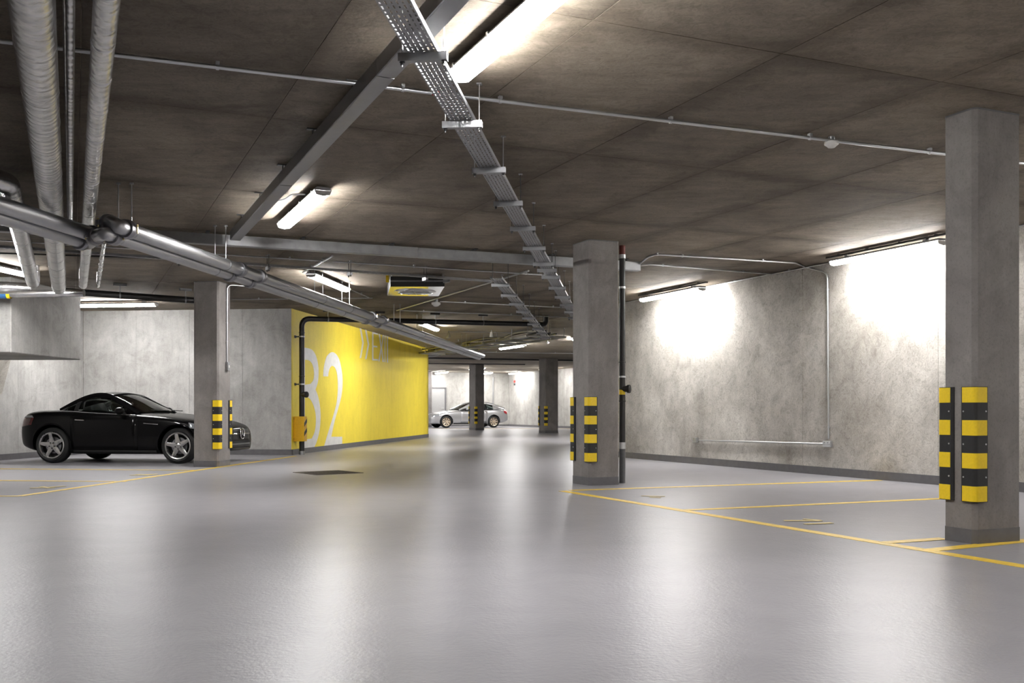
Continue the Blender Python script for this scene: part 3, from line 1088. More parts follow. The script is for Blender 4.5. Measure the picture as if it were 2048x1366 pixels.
wp = CORNER_Y + YEL_D * 0.2
pv = V((wp.x, wp.y, 0)) + YEL_N * 0.145
zt = 2.745
hx1 = lvl(1092, 649, zt)
hx0 = V((pv.x, pv.y, zt))
hd = (V((hx1.x, hx1.y, 0)) - V((pv.x, pv.y, 0))).normalized()
o = root('drainpipe', 'black drainpipe rising by the yellow wall and running along the ceiling', 'pipe', pv)
MB().tube([pv + ZUP * 0.0, hx0, hx1, V((hx1.x, hx1.y, TOP))], RD, 20, 0.17, 8).build('pipe_run', M['drain'], o, smooth=50)
for z in (1.62, 2.50):
    MB().lathe(pv + ZUP * (z - 0.05), ZUP, [(0, RD), (0.002, RD * 1.12), (0.018, RD * 1.14), (0.02, RD)], 20).build('socket_ring', M['drain'], o, smooth=40)
for z in (1.42, 2.38):
    b = MB().lathe(pv + ZUP * (z - 0.013), ZUP, [(0, RD), (0.001, RD * 1.09), (0.025, RD * 1.09), (0.026, RD)], 20).build('wall_clamp', M['galv_lt'], o, smooth=40)
    MB().cyl(pv + ZUP * z - YEL_N * RD, pv + ZUP * z - YEL_N * 0.14, 0.012, 10).build('clamp_stem', M['dark_steel'], b)
    MB().quad_box(pv + ZUP * z - YEL_N * 0.135, YEL_N * 0.008, YEL_D * 0.04, ZUP * 0.025).build('wall_plate', M['dark_steel'], b)
MB().lathe(pv + ZUP * 1.21, V((0.85, -0.53, 0)), [(0, 0.052), (0.10, 0.052), (0.10, 0.062), (0.135, 0.062), (0.14, 0.05)], 18).build('inspection_cap', M['drain'], o, smooth=40)
MB().lathe(pv, ZUP, [(0, RD * 1.12), (0.07, RD * 1.14), (0.075, RD * 1.02)], 20).build('floor_collar', M['galv'], o, smooth=40)
for u in (656, 760, 870, 966):
    k = (u - 1024) / FPX
    s = (k * hx0.y - hx0.x) / (hd.x - k * hd.y)
    drain_hanger(hx0 + hd * s, o, hd)

# yellow impact guard round its foot
gz0, gz1 = 0.27, 0.77
o = root('pipe_guard', 'yellow steel guard with black stripes around the drainpipe foot', 'pipe guard', V((pv.x, pv.y, gz0)))
t_ = 0.006
a_, b_ = 0.085, 0.078
prof = [(-0.135, -a_ - 0.045), (-0.135 + t_, -a_ - 0.045), (-0.135 + t_, -a_), (b_, -a_), (b_, a_), (-0.135 + t_, a_), (-0.135 + t_, a_ + 0.045), (-0.135, a_ + 0.045),
        (-0.135, a_ - t_), (b_ - t_, a_ - t_), (b_ - t_, -a_ + t_), (-0.135, -a_ + t_)]
rings = []
for z in (gz0, gz1):
    rings.append([V((pv.x, pv.y, z)) + YEL_N * x + YEL_D * y for x, y in prof])
MB().ring_loft(rings).build('cover', M['guard_yellow'], o)
for k in range(3):
    z0 = gz0 + 0.10 + k * 0.19
    if z0 > gz1 - 0.1: continue
    pl = [(-a_, 0), (a_, 0.09), (a_, 0.17), (-a_, 0.08)]
    MB().prism(pl, V((pv.x, pv.y, z0)) + YEL_N * (b_ + 0.0003), YEL_D, ZUP, 0.0015).build('black_stripe', M['drain'], o)
for z in (gz0 + 0.05, gz1 - 0.05):
    MB().lathe(V((pv.x, pv.y, z)) - YEL_N * 0.132 - YEL_D * (a_ + 0.025), YEL_N, [(0, 0.01), (0.008, 0.009)], 8).build('bolt', M['dark_steel'], o)

# left drainpipe behind the foil pipes
l0, l1 = lvl(148, 584, 2.74), at(398, 599, 16.85)
l1.z = 2.74
ldir = V((l1.x - l0.x, l1.y - l0.y, 0)).normalized()
o = root('drainpipe', 'black horizontal drainpipe ending behind the left pillar', 'pipe', l0)
MB().tube([l0 - ldir * 0.25, l1], RD, 20).build('pipe_run', M['drain'], o, smooth=50)
for u in (240, 371):
    k = (u - 1024) / FPX
    s = (k * l0.y - l0.x) / (ldir.x - k * ldir.y)
    drain_hanger(l0 + ldir * s, o, ldir)

# downpipe behind the middle pillar
c, la, lb = MID
dp = V(((1244.5 - 1024) / FPX * 12.36, 12.36, 0))
rdp = 0.038
o = root('drainpipe', 'black vertical downpipe with a red top beside the middle pillar', 'pipe', dp)
MB().cyl(dp + ZUP * 0.46, dp + ZUP * (TOP - 0.13), rdp, 18).build('pipe_run', M['drain'], o, smooth=40)
MB().cyl(dp, dp + ZUP * 0.46, rdp * 1.02, 18).build('lower_run', M['drain_grey'], o, smooth=40)
MB().cyl(dp + ZUP * (TOP - 0.13), dp + ZUP * TOP, rdp * 1.0, 18).build('red_top', M['red_pipe'], o, smooth=40)
for z, L in ((0.42, 0.08), (1.30, 0.02), (2.40, 0.025), (TOP - 0.16, 0.05)):
    MB().lathe(dp + ZUP * z, ZUP, [(0, rdp), (0.001, rdp * 1.12), (L, rdp * 1.12), (L + 0.001, rdp)], 18).build('clamp', M['galv_lt'], o, smooth=40)
for z in (1.0, 1.48):
    MB().lathe(dp + ZUP * z, ZUP, [(0, rdp), (0.002, rdp * 1.14), (0.018, rdp * 1.14), (0.02, rdp)], 18).build('socket_ring', M['drain'], o, smooth=40)
MB().lathe(dp + ZUP * 1.16, V((0.9, -0.42, 0)), [(0, 0.04), (0.07, 0.04), (0.07, 0.052), (0.10, 0.052), (0.105, 0.04)], 16).build('inspection_cap', M['drain'], o, smooth=40)
m = MB(); m.lathe(dp + ZUP * 1.09, ZUP, [(0, rdp * 1.01), (0.06, rdp * 1.01)], 18, cap=False)
m.build('pipe_label', M['reflect_yellow'], o)

# ------------------------------------------------------------------ cable trays
def perforated(mb, p0, d, L, wid, rows, pitch, slot, cross):
    """sheet with rows of slots, lying level"""
    n = int(L / pitch)
    rw = wid / rows
    for r in range(rows):
        y0 = -wid / 2 + r * rw
        off = 0.5 * pitch * (r % 2)
        hw = cross
        ym0, ym1 = y0 + rw / 2 - hw, y0 + rw / 2 + hw
        for k in range(n):
            x0 = k * pitch
            sl = slot if (k + r) % 2 == 0 else slot * 0.55
            xm0, xm1 = x0 + (pitch - sl) / 2, x0 + (pitch + sl) / 2
            i = len(mb.v)
            for x, y in ((x0, y0), (x0 + pitch, y0), (x0 + pitch, y0 + rw), (x0, y0 + rw), (xm0, ym0), (xm1, ym0), (xm1, ym1), (xm0, ym1)):
                mb.v.append(p0 + d * x + d.cross(ZUP) * -y)
            for a, b in ((0, 1), (1, 2), (2, 3), (3, 0)):
                mb.f.append((i + a, i + b, i + 4 + b, i + 4 + a))

def tray(label, p0, d, L, wid, hangers, rows=5, pitch=0.05, far=False, hw=0.125, rod_top=TOP, names='cable_tray', mat='galv', jitter=None):
    d = V(d).normalized()
    s = d.cross(ZUP)
    o = root(names, label, 'cable tray', p0, 'perforated cable trays under the ceiling')
    m = MB()
    perforated(m, p0, d, L, wid, rows, pitch, pitch * 0.78, wid / rows * 0.17)
    b = m.build('tray_bed', M[mat], o)
    md = b.modifiers.new('sheet', 'SOLIDIFY'); md.thickness = 0.0015
    for k in (-1, 1):
        m = MB()
        m.quad_box(p0 + d * L / 2 + s * k * wid / 2 + ZUP * 0.013, d * L / 2, s * 0.001, ZUP * 0.013)
        m.quad_box(p0 + d * L / 2 + s * (k * (wid / 2 - 0.005)) + ZUP * 0.026, d * L / 2, s * 0.005, ZUP * 0.001)
        m.build('side_flange', M[mat], o)
    for t in hangers:
        q = p0 + d * t
        h = root_part('trapeze_hanger', o, q)
        zc = -0.024
        m = MB()
        pr = [(-0.0205, -0.0205), (0.0205, -0.0205), (0.0205, 0.0205), (0.011, 0.0205), (0.011, 0.018), (0.018, 0.018), (0.018, -0.018), (-0.018, -0.018), (-0.018, 0.018), (-0.011, 0.018), (-0.011, 0.0205), (-0.0205, 0.0205)]
        r0 = [q + s * hw + d * a + ZUP * (zc + b_) for a, b_ in pr]
        r1 = [q - s * hw + d * a + ZUP * (zc + b_) for a, b_ in pr]
        m.ring_loft([r0, r1])
        st = m.build('strut', M['galv'], h)
        st.parent = h
        for k in (-1, 1):
            e = q + s * k * (hw - 0.018)
            MB().cyl(e + ZUP * (zc - 0.045), V((e.x, e.y, rod_top)), 0.004, 8).build('rod', M['galv_lt' if q.y < 8 else 'dark_steel'], h)
            m = MB()
            m.lathe(e + ZUP * (zc - 0.036), ZUP, [(0, 0.010), (0.012, 0.010)], 6)
            m.lathe(e + ZUP * (zc - 0.023), ZUP, [(0, 0.014), (0.002, 0.014)], 10)
            m.build('nut', M['dark_steel'], h)
            MB().quad_box(V((e.x, e.y, rod_top - 0.004)), s * 0.016, d * 0.016, ZUP * 0.004).build('anchor_plate', M['galv'], h)
    return o

def root_part(name, parent, loc):
    """an empty part that gathers sub-parts"""
    e = bpy.data.objects.new(name, None)
    e.empty_display_size = 0.05
    COL.objects.link(e)
    e.parent = parent
    ORG[e.name] = ORG[parent.name]
    return e

zt = 2.70
t0 = lvl(846, 105, zt)
tn = lvl(1068, 492, zt)
td = V((tn.x - t0.x, tn.y - t0.y, 0)).normalized()
start = t0 - td * 1.9
main_tray = tray('long perforated cable tray running from the top of the picture to the middle pillar', start, td, 17.0, 0.155,
                 [1.9 + 1.2 * k for k in range(-1, 13)] + [1.9 + 7.75], rows=6, pitch=0.052)
s0 = lvl(1000, 566, 2.64)
s1 = lvl(1076, 656, 2.64)
sd = V((s1.x - s0.x, s1.y - s0.y, 0)).normalized()
tray('short perforated cable tray crossing under the black drainpipe', s0 - sd * 0.5, sd, 11.5, 0.16, [0.55 + 1.25 * k for k in range(9)], rows=4, pitch=0.08)
# narrow tray hung beside the ceiling fan, at right angles
n0 = lvl(430, 525.5, 2.78)
n1 = lvl(985, 564, 2.78)
nd = V((n1.x - n0.x, n1.y - n0.y, 0)).normalized()
Ln = (n1 - n0).length
tray('narrow cable tray crossing behind the sprinkler pipes to the ceiling fan', n0 - nd * 4.2, nd, Ln + 4.2, 0.07,
     [0.4 + 1.12 * k for k in range(int((Ln + 3.9) / 1.12))], rows=2, pitch=0.06, hw=0.06, mat='galv')
# cables lying in the narrow tray
m = MB()
m.tube([n0 - nd * 4.2 + ZUP * 0.018, n1 + ZUP * 0.018], 0.014, 8)
tag(m.build('cable', M['cable'], None, smooth=60), 'black cable lying in the narrow tray left of the fan', 'cable')

# ------------------------------------------------------------------ steel trunking
def trunking(label, p0, p1, wid, hei, z0, clips):
    """closed metal duct with lid and ceiling brackets"""
    p0, p1 = V((p0.x, p0.y, z0 + hei / 2)), V((p1.x, p1.y, z0 + hei / 2))
    d = (p1 - p0).normalized()
    s = d.cross(ZUP)
    o = root('cable_trunking', label, 'trunking', p0, 'galvanised trunking under the ceiling')
    L = (p1 - p0).length
    n = max(1, int(round(L / 3.0)))
    for k in range(n):
        a, b = p0 + d * (L * k / n + 0.001), p0 + d * (L * (k + 1) / n - 0.001)
        MB().bar(a, b, wid, hei).build('trunking_length', M['galv'], o, bevel=0.004, bseg=1)
        MB().bar(a + d * 0.02 - ZUP * (hei / 2 + 0.0012), b - ZUP * (hei / 2 + 0.0012), wid - 0.006, 0.002).build('lid', M['galv'], o)
    x = clips[0]
    while x < L:
        q = p0 + d * x
        c = MB()
        c.quad_box(V((q.x, q.y, TOP - 0.004)), d * 0.02, s * (wid / 2 + 0.03), ZUP * 0.004)
        for k in (-1, 1):
            c.quad_box(V((q.x, q.y, (TOP + z0 + hei) / 2)) + s * k * (wid / 2 - 0.015), d * 0.02, s * 0.002, ZUP * (TOP - z0 - hei) / 2)
        c.build('ceiling_bracket', M['dark_steel'], o)
        x += clips[1]
    return o

b0 = lvl(470, 481, 2.78)
b1 = lvl(914, 0, 2.78)
bd_ = V((b1.x - b0.x, b1.y - b0.y, 0)).normalized()
trunking('diagonal galvanised trunking running from the top centre down to the cross trunking', b0, b1 + bd_ * 1.8, 0.11, 0.10, 2.78, (0.75, 1.15))
g0 = lvl(380, 466, 2.90)
g1 = lvl(960, 504, 2.90)
gd = V((g1.x - g0.x, g1.y - g0.y, 0)).normalized()
k = (1278 - 1024) / FPX
s = (k * g0.y - g0.x) / (gd.x - k * gd.y)
g_end = g0 + gd * s
trunking('long horizontal galvanised trunking crossing behind the middle pillar', g0 - gd * 3.6, g_end, 0.10, 0.118, 2.782, (0.55, 1.08))

# ------------------------------------------------------------------ conduits
def conduit(label, pts, r, parent_mat='galv_lt', clips=None, bend=0.12, clip_dir=None, name='conduit', seg=6):
    o = root(name, label, 'conduit', pts[0], 'steel conduits')
    MB().tube(pts, r, 10, bend if len(pts) > 2 else 0, seg).build('tube', M[parent_mat], o, smooth=60)
    for q, d, up in clips or []:
        m = MB()
        dd = V(d).normalized()
        m.lathe(q - dd * 0.009, dd, [(0, r), (0.001, r * 1.35), (0.017, r * 1.35), (0.018, r)], 12)
        m.quad_box(q + up * (r * 1.3 + 0.006), dd * 0.011, dd.cross(up) * r * 1.3, up * 0.010)
        m.build('saddle_clip', M['galv_lt'], o)
    return o

def ceil_line(label, u0, v0, u1, v1, r=0.011, ext0=0.0, ext1=0.0, z=None, mat='galv_lt', clip_at=(), nclip=0, first=0.5):
    z = TOP - 0.028 if z is None else z
    a, b = lvl(u0, v0, z), lvl(u1, v1, z)
    d = (b - a).normalized()
    a, b = a - d * ext0, b + d * ext1
    cl = []
    for u, v in clip_at:
        q = lvl(u, v, z)
        t = (q - a).dot(d)
        cl.append((a + d * t, d, ZUP))
    for k in range(nclip):
        cl.append((a + d * (first + k * ((b - a).length - 2 * first) / max(1, nclip - 1)), d, ZUP))
    return conduit(label, [a, b], r, mat, cl)

ceil_line('long ceiling conduit crossing the whole picture below the nearest lamp', 240, 111, 1870, 305.5, 0.0125, 3.0, 2.9, TOP - 0.030,
          clip_at=[(435, 134), (806, 178), (999, 203), (1342, 242), (1619, 276), (1860, 304)])
a = lvl(864, 185.3, TOP - 0.030)
m = MB(); m.lathe(a, D2, [(0, 0.013), (0.002, 0.017), (0.05, 0.017), (0.052, 0.013)], 12)
tag(m.build('conduit_coupler', M['red'], None, smooth=40), 'red coupler on the long ceiling conduit beside the perforated tray', 'coupler')

# conduits from the trunking end to the right wall and down to the sockets
def wr(u, v, off=0.02):
    return on_wall(u, v, W_R - D2 * off, D1)
zc = TOP - 0.02
e0 = V((g_end.x, g_end.y, 2.87))
q1 = lvl(1312, 509, zc)
q2 = lvl(1592, 526, zc)
q3 = wr(1612, 533)
q3.z = zc - 0.02
q4 = wr(1655, 0)
q4.z = wr(1655, 545).z
q4 = wr(1655, 546)
q5 = wr(1657, 878)
q3 = wr(1610, 534)
cdd = (q2 - q1).normalized()
conduit('conduit running across the ceiling and down the right wall to a socket', [e0, e0.lerp(q1, 0.5) + ZUP * 0.03, q1, q2, q3, q4, q5], 0.0115, 'galv_lt',
        [(q1 + cdd * 0.02, cdd, ZUP), (q1.lerp(q2, 0.18), cdd, ZUP), (q1.lerp(q2, 0.75), cdd, ZUP), (q4.lerp(q5, 0.10), ZUP, D2), (q4.lerp(q5, 0.93), ZUP, D2)], 0.10)
f0_ = V((g_end.x, g_end.y, 2.86)) + D2 * 0.0
f1_ = wr(1545, 545, 0.03)
f1_.z = TOP - 0.02
f0c = lvl(1300, 529, TOP - 0.02)
conduit('lower ceiling conduit from the trunking end to the right wall lamps', [f0_, f0c, f1_], 0.0105, 'galv_lt',
        [(f0c.lerp(f1_, 0.1), (f1_ - f0c), ZUP), (f0c.lerp(f1_, 0.75), (f1_ - f0c), ZUP)], 0.06)
h0_ = V((f1_.x, f1_.y, TOP - 0.02)) - D2 * 0.02
conduit('thin conduit along the top of the right wall linking its lamps', [h0_ + D1 * 6.0, h0_ - D1 * 9.0], 0.0105, 'galv_lt',
        [(h0_ + D1 * k, D1, ZUP) for k in (-1.6, -0.4, 0.9)])
# horizontal conduit with a box at each end
s1_ = wr(1398, 880.5)
s2_ = wr(1648, 887.5)
conduit('low horizontal conduit on the right wall between two sockets', [s1_, s2_], 0.0115, 'galv_lt')
def socket_box(label, p, w_, h_):
    o = root('socket_box', label, 'socket', p, 'steel sockets on the right wall')
    n = -D2
    c = V((p.x, p.y, p.z)) + n * 0.005
    MB().quad_box(c, D1 * w_ / 2, n * 0.024, ZUP * h_ / 2).build('box', M['galv_lt'], o, bevel=0.006)
    MB().quad_box(c + n * 0.026, D1 * w_ * 0.46, n * 0.002, ZUP * h_ * 0.45).build('face_plate', M['galv_lt'], o)
    for k in ((-1, 1) if w_ > 0.13 else (0,)):
        m = MB()
        b = c + n * 0.0285 + D1 * k * w_ * 0.24
        m.quad_box(b + ZUP * 0.018, D1 * 0.004, n * 0.001, ZUP * 0.008)
        for j in (-1, 1):
            m.quad_box(b - ZUP * 0.008 + D1 * 0.012 * j, D1 * 0.005, n * 0.001, ZUP * 0.003)
        m.build('socket_holes', M['dark_plastic'], o)
        MB().quad_box(b + ZUP * 0.022 - D1 * 0.028, D1 * 0.006, n * 0.003, ZUP * 0.009).build('switch', M['white_plastic'], o)
    for k in (-1, 1):
        MB().lathe(c + n * 0.028 + D1 * k * w_ * 0.42, n, [(0, 0.004), (0.002, 0.003)], 8).build('screw', M['dark_steel'], o)
    return o
socket_box('small steel socket box at the left end of the low wall conduit', wr(1391, 880), 0.125, 0.085)
socket_box('wider steel socket box below the vertical wall conduit', wr(1656, 888), 0.15, 0.085)

# conduit and switch box on the left pillar
c, la, lb = LEFT
fx = c + E1 * (la * 0.62) + E2 * 0.014
v0_ = V((fx.x, fx.y, 0))
zt1, zb1 = TOP - 0.10, EYE + (HZN - 724) / FPX * 16.0
conduit('vertical conduit on the right face of the left pillar', [v0_ + ZUP * (TOP - 0.012) + E2 * 0.45 + E1 * 0.5, v0_ + ZUP * (TOP - 0.02), v0_ + ZUP * zb1], 0.011, 'galv_lt',
        [(v0_ + ZUP * z, ZUP, -E2) for z in (2.66, 2.30, 2.0)], 0.10)
bx = v0_ + ZUP * (zb1 - 0.07)
o = root('switch_box', 'small steel switch box on the left pillar', 'switch', bx)
MB().quad_box(bx + E2 * 0.01, E1 * 0.04, E2 * 0.022, ZUP * 0.07).build('box', M['galv'], o, bevel=0.005)
MB().quad_box(bx + E2 * 0.034, E1 * 0.018, E2 * 0.003, ZUP * 0.02).build('rocker', M['white_plastic'], o)

# further thin ceiling conduits in the background
ceil_line('thin conduit behind the horizontal trunking, left of the fan', 428, 508, 1040, 547, 0.010, 3.0, 0.6, nclip=5)
ceil_line('thin conduit crossing behind the ceiling fan from the round detector', 880, 603, 1145, 616, 0.010, 0, 1.0, nclip=4)
ceil_line('thin conduit just above the black drainpipe', 800, 621, 1145, 635, 0.010, 0, 1.0, nclip=3)
ceil_line('thin conduit below the black drainpipe with hanging sensors', 898, 663, 1080, 667, 0.010, 0, 0, nclip=3)
ceil_line('diagonal ceiling conduit running behind the ceiling fan', 793, 621, 1040, 547, 0.013, 0, 0.3)
ceil_line('diagonal conduit above the lamp left of the fan', 612, 541, 665, 512, 0.012, 0.2, 0, nclip=2)
ceil_line('thin conduit along the top of the grey wall right of the left pillar', 464, 599, 745, 596, 0.009, 0, 0, nclip=4)
ceil_line('thin conduit from the lamp above the sprinkler pipes', 612, 541, 738, 595, 0.010, 0, 0, nclip=3)
ceil_line('dark conduit across the far ceiling before the silver car bay', 850, 716, 1145, 721, 0.03, 3, 3, mat='dark_steel')
ceil_line('thin dark conduit on the far ceiling over the silver car', 860, 727, 1050, 729, 0.02, 2, 0, mat='dark_steel')
ceil_line('thin far conduit beyond the distant driveway lamp', 965, 704, 1145, 707, 0.014, 0, 2, nclip=3)
ceil_line('dark cable line on the ceiling at the far left', -40, 505, 420, 520, 0.011, 1, 0, mat='dark_steel')
# flexible lead of the second lamp
f_a = lvl(541, 402, TOP - 0.02)
f_b = lvl(612, 389, TOP - 0.03)
mid = lvl(568, 400, TOP - 0.03)
mid2 = lvl(585, 388, TOP - 0.02)
m = MB(); m.tube([f_a, mid, mid2, f_b], 0.008, 8, 0.15)
tag(m.build('lamp_cable', M['galv'], None, smooth=60), 'curved grey lead between the diagonal trunking and its lamp', 'cable')

# far bundle of cables and a rack along the ceiling
rr = random.Random(3)
ca, cb = lvl(862, 704, 2.76), lvl(1092, 668, 2.76)
cdir = (cb - ca).normalized()
cn = cdir.cross(ZUP)
Lc = (cb - ca).length
desc = ['lowest', 'second', 'third', 'fourth', 'fifth', 'sixth', 'topmost']
for k in range(7):
    pts = []
    for j in range(9):
        t = j / 8
        pts.append(ca + cdir * Lc * t + cn * ((k - 3) * 0.10 + rr.uniform(-.1, .1)) + ZUP * (0.015 * k + rr.uniform(-0.05, 0.02)))
    m = MB(); m.tube(pts, 0.020 + 0.012 * rr.random(), 8, 0.3, 3)
    c_ = m.build('cable', M['cable' if k % 3 else 'galv'], None, smooth=60)
    tag(c_, 'one of the loose cables slung under the ceiling beyond the yellow wall', 'cable', 'loose cables beyond the yellow wall')
m = MB()
for k in (-1, 1):
    m.bar(ca + cn * 0.5 * k - ZUP * 0.06 - cdir * 2.5, cb + cn * 0.5 * k - ZUP * 0.06, 0.03, 0.06)
rk = root('cable_rack', 'distant cable rack under the ceiling beyond the yellow wall', 'cable rack', ca)
m.build('side_rail', M['galv'], rk)
for k in range(10):
    q = ca.lerp(cb, k / 9) - ZUP * 0.06
    MB().bar(q - cn * 0.55, q + cn * 0.55, 0.05, 0.04).build('rung', M['galv_lt'], rk)
    for s in (-1, 1):
        MB().cyl(q + cn * 0.5 * s, V(((q + cn * 0.5 * s).x, (q + cn * 0.5 * s).y, TOP)), 0.008, 6).build('rod', M['galv'], rk)

# ------------------------------------------------------------------ ceiling fan unit
fz0 = 2.735
fz1 = TOP - 0.012
fA = lvl(781, 573.5, fz0)
fB = lvl(889, 573.5, fz0)
fC = lvl(877, 592.5, fz0)
fD = lvl(774.5, 591.5, fz0)
fc = (fA + fB + fC + fD) / 4
o = root('ceiling_fan', 'flat jet fan unit with polished underside hung under the ceiling', 'fan', fc)
m = MB()
m.ring_loft([[V((p.x, p.y, fz0 + 0.004)) for p in (fA, fB, fC, fD)], [V((p.x, p.y, fz1 - 0.03)) for p in (fA, fB, fC, fD)]])
m.build('casing', M['drain'], o)
def shr(p, s):
    return fc + (p - fc) * s
m = MB()
m.ring_loft([[V((p.x, p.y, fz0)) for p in (fA, fB, fC, fD)], [V((p.x, p.y, fz0 + 0.004)) for p in (fA, fB, fC, fD)]])
m.build('bottom_plate', M['mirror_steel'], o)
frt = (fB - fA).normalized()
MB().quad_box((fA + fB) / 2 + V((0, -0.004, 0.085)), frt * ((fB - fA).length / 2), V((0, 0.004, 0)), V((0, 0, 0.012))).build('front_strip', M['coupling'], o)
MB().lathe(fc + V((0, 0, -0.018)), ZUP, [(0, 0.27), (0.004, 0.31), (0.012, 0.325), (0.02, 0.33)], 36).build('intake_ring', M['mirror_steel'], o, smooth=50)
MB().lathe(fc + V((0, 0, -0.0195)), ZUP, [(0, 0.262), (0.002, 0.262)], 32).build('intake_mouth', M['housing'], o)
for k in range(6):
    an = math.pi * k / 6
    dx = V((math.cos(an), math.sin(an), 0))
    MB().bar(fc + dx * -0.27 + V((0, 0, -0.024)), fc + dx * 0.27 + V((0, 0, -0.024)), 0.008, 0.006).build('grille_wire', M['galv_lt'], o)
for p in (fA, fB, fC, fD):
    q = shr(p, 0.95)
    MB().cyl(V((q.x, q.y, fz1 - 0.04)), V((q.x, q.y, TOP)), 0.012, 8).build('mount', M['galv'], o)
q = at(775, 558, fA.y)
MB().quad_box(q + V((0, 0, 0)), V((0.022, 0, 0)), V((0, 0.02, 0)), V((0, 0, 0.05))).build('side_bracket', M['reflect_yellow'], o)
q = at(893, 561, fB.y)
MB().quad_box(q, V((0.05, 0.0, 0.01)), V((0, 0.03, 0)), V((0, 0, 0.03))).build('junction_box', M['galv'], o)

# ------------------------------------------------------------------ detectors, sensors, alarm
def detector(label, p, s=1.0, mat='white_plastic'):
    o = root('smoke_detector', label, 'detector', V((p.x, p.y, TOP)), 'round detectors on the ceiling')
    b = V((p.x, p.y, TOP))
    MB().lathe(b, -ZUP, [(0, 0.024 * s), (0.035 * s, 0.024 * s)], 16).build('conduit_box', M['galv'], o, smooth=40)
    MB().lathe(b - ZUP * 0.035 * s, -ZUP, [(0, 0.040 * s), (0.004 * s, 0.052 * s), (0.022 * s, 0.052 * s), (0.030 * s, 0.044 * s)], 24).build('base', M[mat], o, smooth=40)
    h = MB().lathe(b - ZUP * 0.062 * s, -ZUP, [(0, 0.040 * s), (0.010 * s, 0.034 * s), (0.018 * s, 0.026 * s), (0.022 * s, 0.012 * s)], 20).build('sensor_head', M[mat], o, smooth=40)
    return o
detector('white smoke detector on the long conduit left of the large right pillar', lvl(1663, 287, TOP - 0.05))
detector('small white detector on the ceiling right of the fan', lvl(872, 604, TOP - 0.05), 1.6)
detector('tiny white detector under the ceiling near the distant driveway lamp', lvl(1095, 685, TOP - 0.05), 1.1)
def hang_sensor(label, p):
    o = root('gas_sensor', label, 'sensor', V((p.x, p.y, TOP)), 'small hanging sensors')
    b = V((p.x, p.y, TOP))
    MB().cyl(b, b - ZUP * 0.06, 0.012, 8).build('stem', M['galv'], o)
    MB().lathe(b - ZUP * 0.05, -ZUP, [(0, 0.02), (0.02, 0.035), (0.13, 0.06), (0.135, 0.04)], 12).build('bell', M['white_plastic'], o, smooth=40)
    return o
hang_sensor('small white hanging sensor at the left under the drainpipe', lvl(897, 664, TOP - 0.03))
hang_sensor('small white hanging sensor in the middle under the drainpipe', lvl(983, 662, TOP - 0.03))
p = on_wall(1030, 763, far_c, D1)
o = root('alarm_sounder', 'small red alarm sounder on the far wall', 'alarm', p)
nn_ = -D2
MB().lathe(p, nn_, [(0, 0.07), (0.04, 0.07), (0.06, 0.055), (0.08, 0.03)], 18).build('bell', M['red'], o, smooth=40)
MB().quad_box(p + nn_ * 0.03 - ZUP * 0.16, D1 * 0.04, nn_ * 0.03, ZUP * 0.05).build('call_point', M['dark_plastic'], o)
p = on_wall(986, 760, far_c, D2)
conduit('thin vertical conduit on the far wall behind the silver car', [V((p.x, p.y, 2.7)) - D1 * 0.02, V((p.x, p.y, 1.2)) - D1 * 0.02], 0.03, 'galv')

# ------------------------------------------------------------------ floor drain
dc = gnd(656, 945.5)
dc = V((dc.x, dc.y, 0))
an = math.radians(38)
ax, ay = V((math.cos(an), math.sin(an), 0)), V((-math.sin(an), math.cos(an), 0))
o = root('floor_drain', 'dark iron drain grating set in the floor', 'drain', dc)
hs = 0.37
MB().quad_box(dc + ZUP * 0.0008, ax * hs, ay * hs, ZUP * 0.0008).build('pit', M['pit'], o)
for s in (-1, 1):
    MB().quad_box(dc + ax * s * (hs - 0.012) + ZUP * 0.003, ax * 0.012, ay * hs, ZUP * 0.003).build('frame_bar', M['grate'], o)
    MB().quad_box(dc + ay * s * (hs - 0.012) + ZUP * 0.003, ax * (hs - 0.026), ay * 0.012, ZUP * 0.003).build('frame_bar', M['grate'], o)
for k in range(15):
    x = -hs + 0.05 + k * (2 * hs - 0.10) / 14
    MB().quad_box(dc + ax * x + ZUP * 0.0028, ax * 0.009, ay * (hs - 0.026), ZUP * 0.0024).build('grate_bar', M['grate'], o)
# ------------------------------------------------------------------ cars
def interp(tab, x):
    if x <= tab[0][0]: return tab[0][1]
    for (a, va), (b, vb) in zip(tab[:-1], tab[1:]):
        if x <= b:
            t = (x - a) / (b - a)
            t = t * t * (3 - 2 * t) * 0.35 + t * 0.65
            return va + (vb - va) * t
    return tab[-1][1]

def curve3(pts, n=6):
    return [V(p) for p in cr([tuple(p) for p in pts], n)]

def bake(o):
    dg = bpy.context.evaluated_depsgraph_get()
    me = bpy.data.meshes.new_from_object(o.evaluated_get(dg))
    old = o.data
    o.modifiers.clear()
    o.data = me
    return o

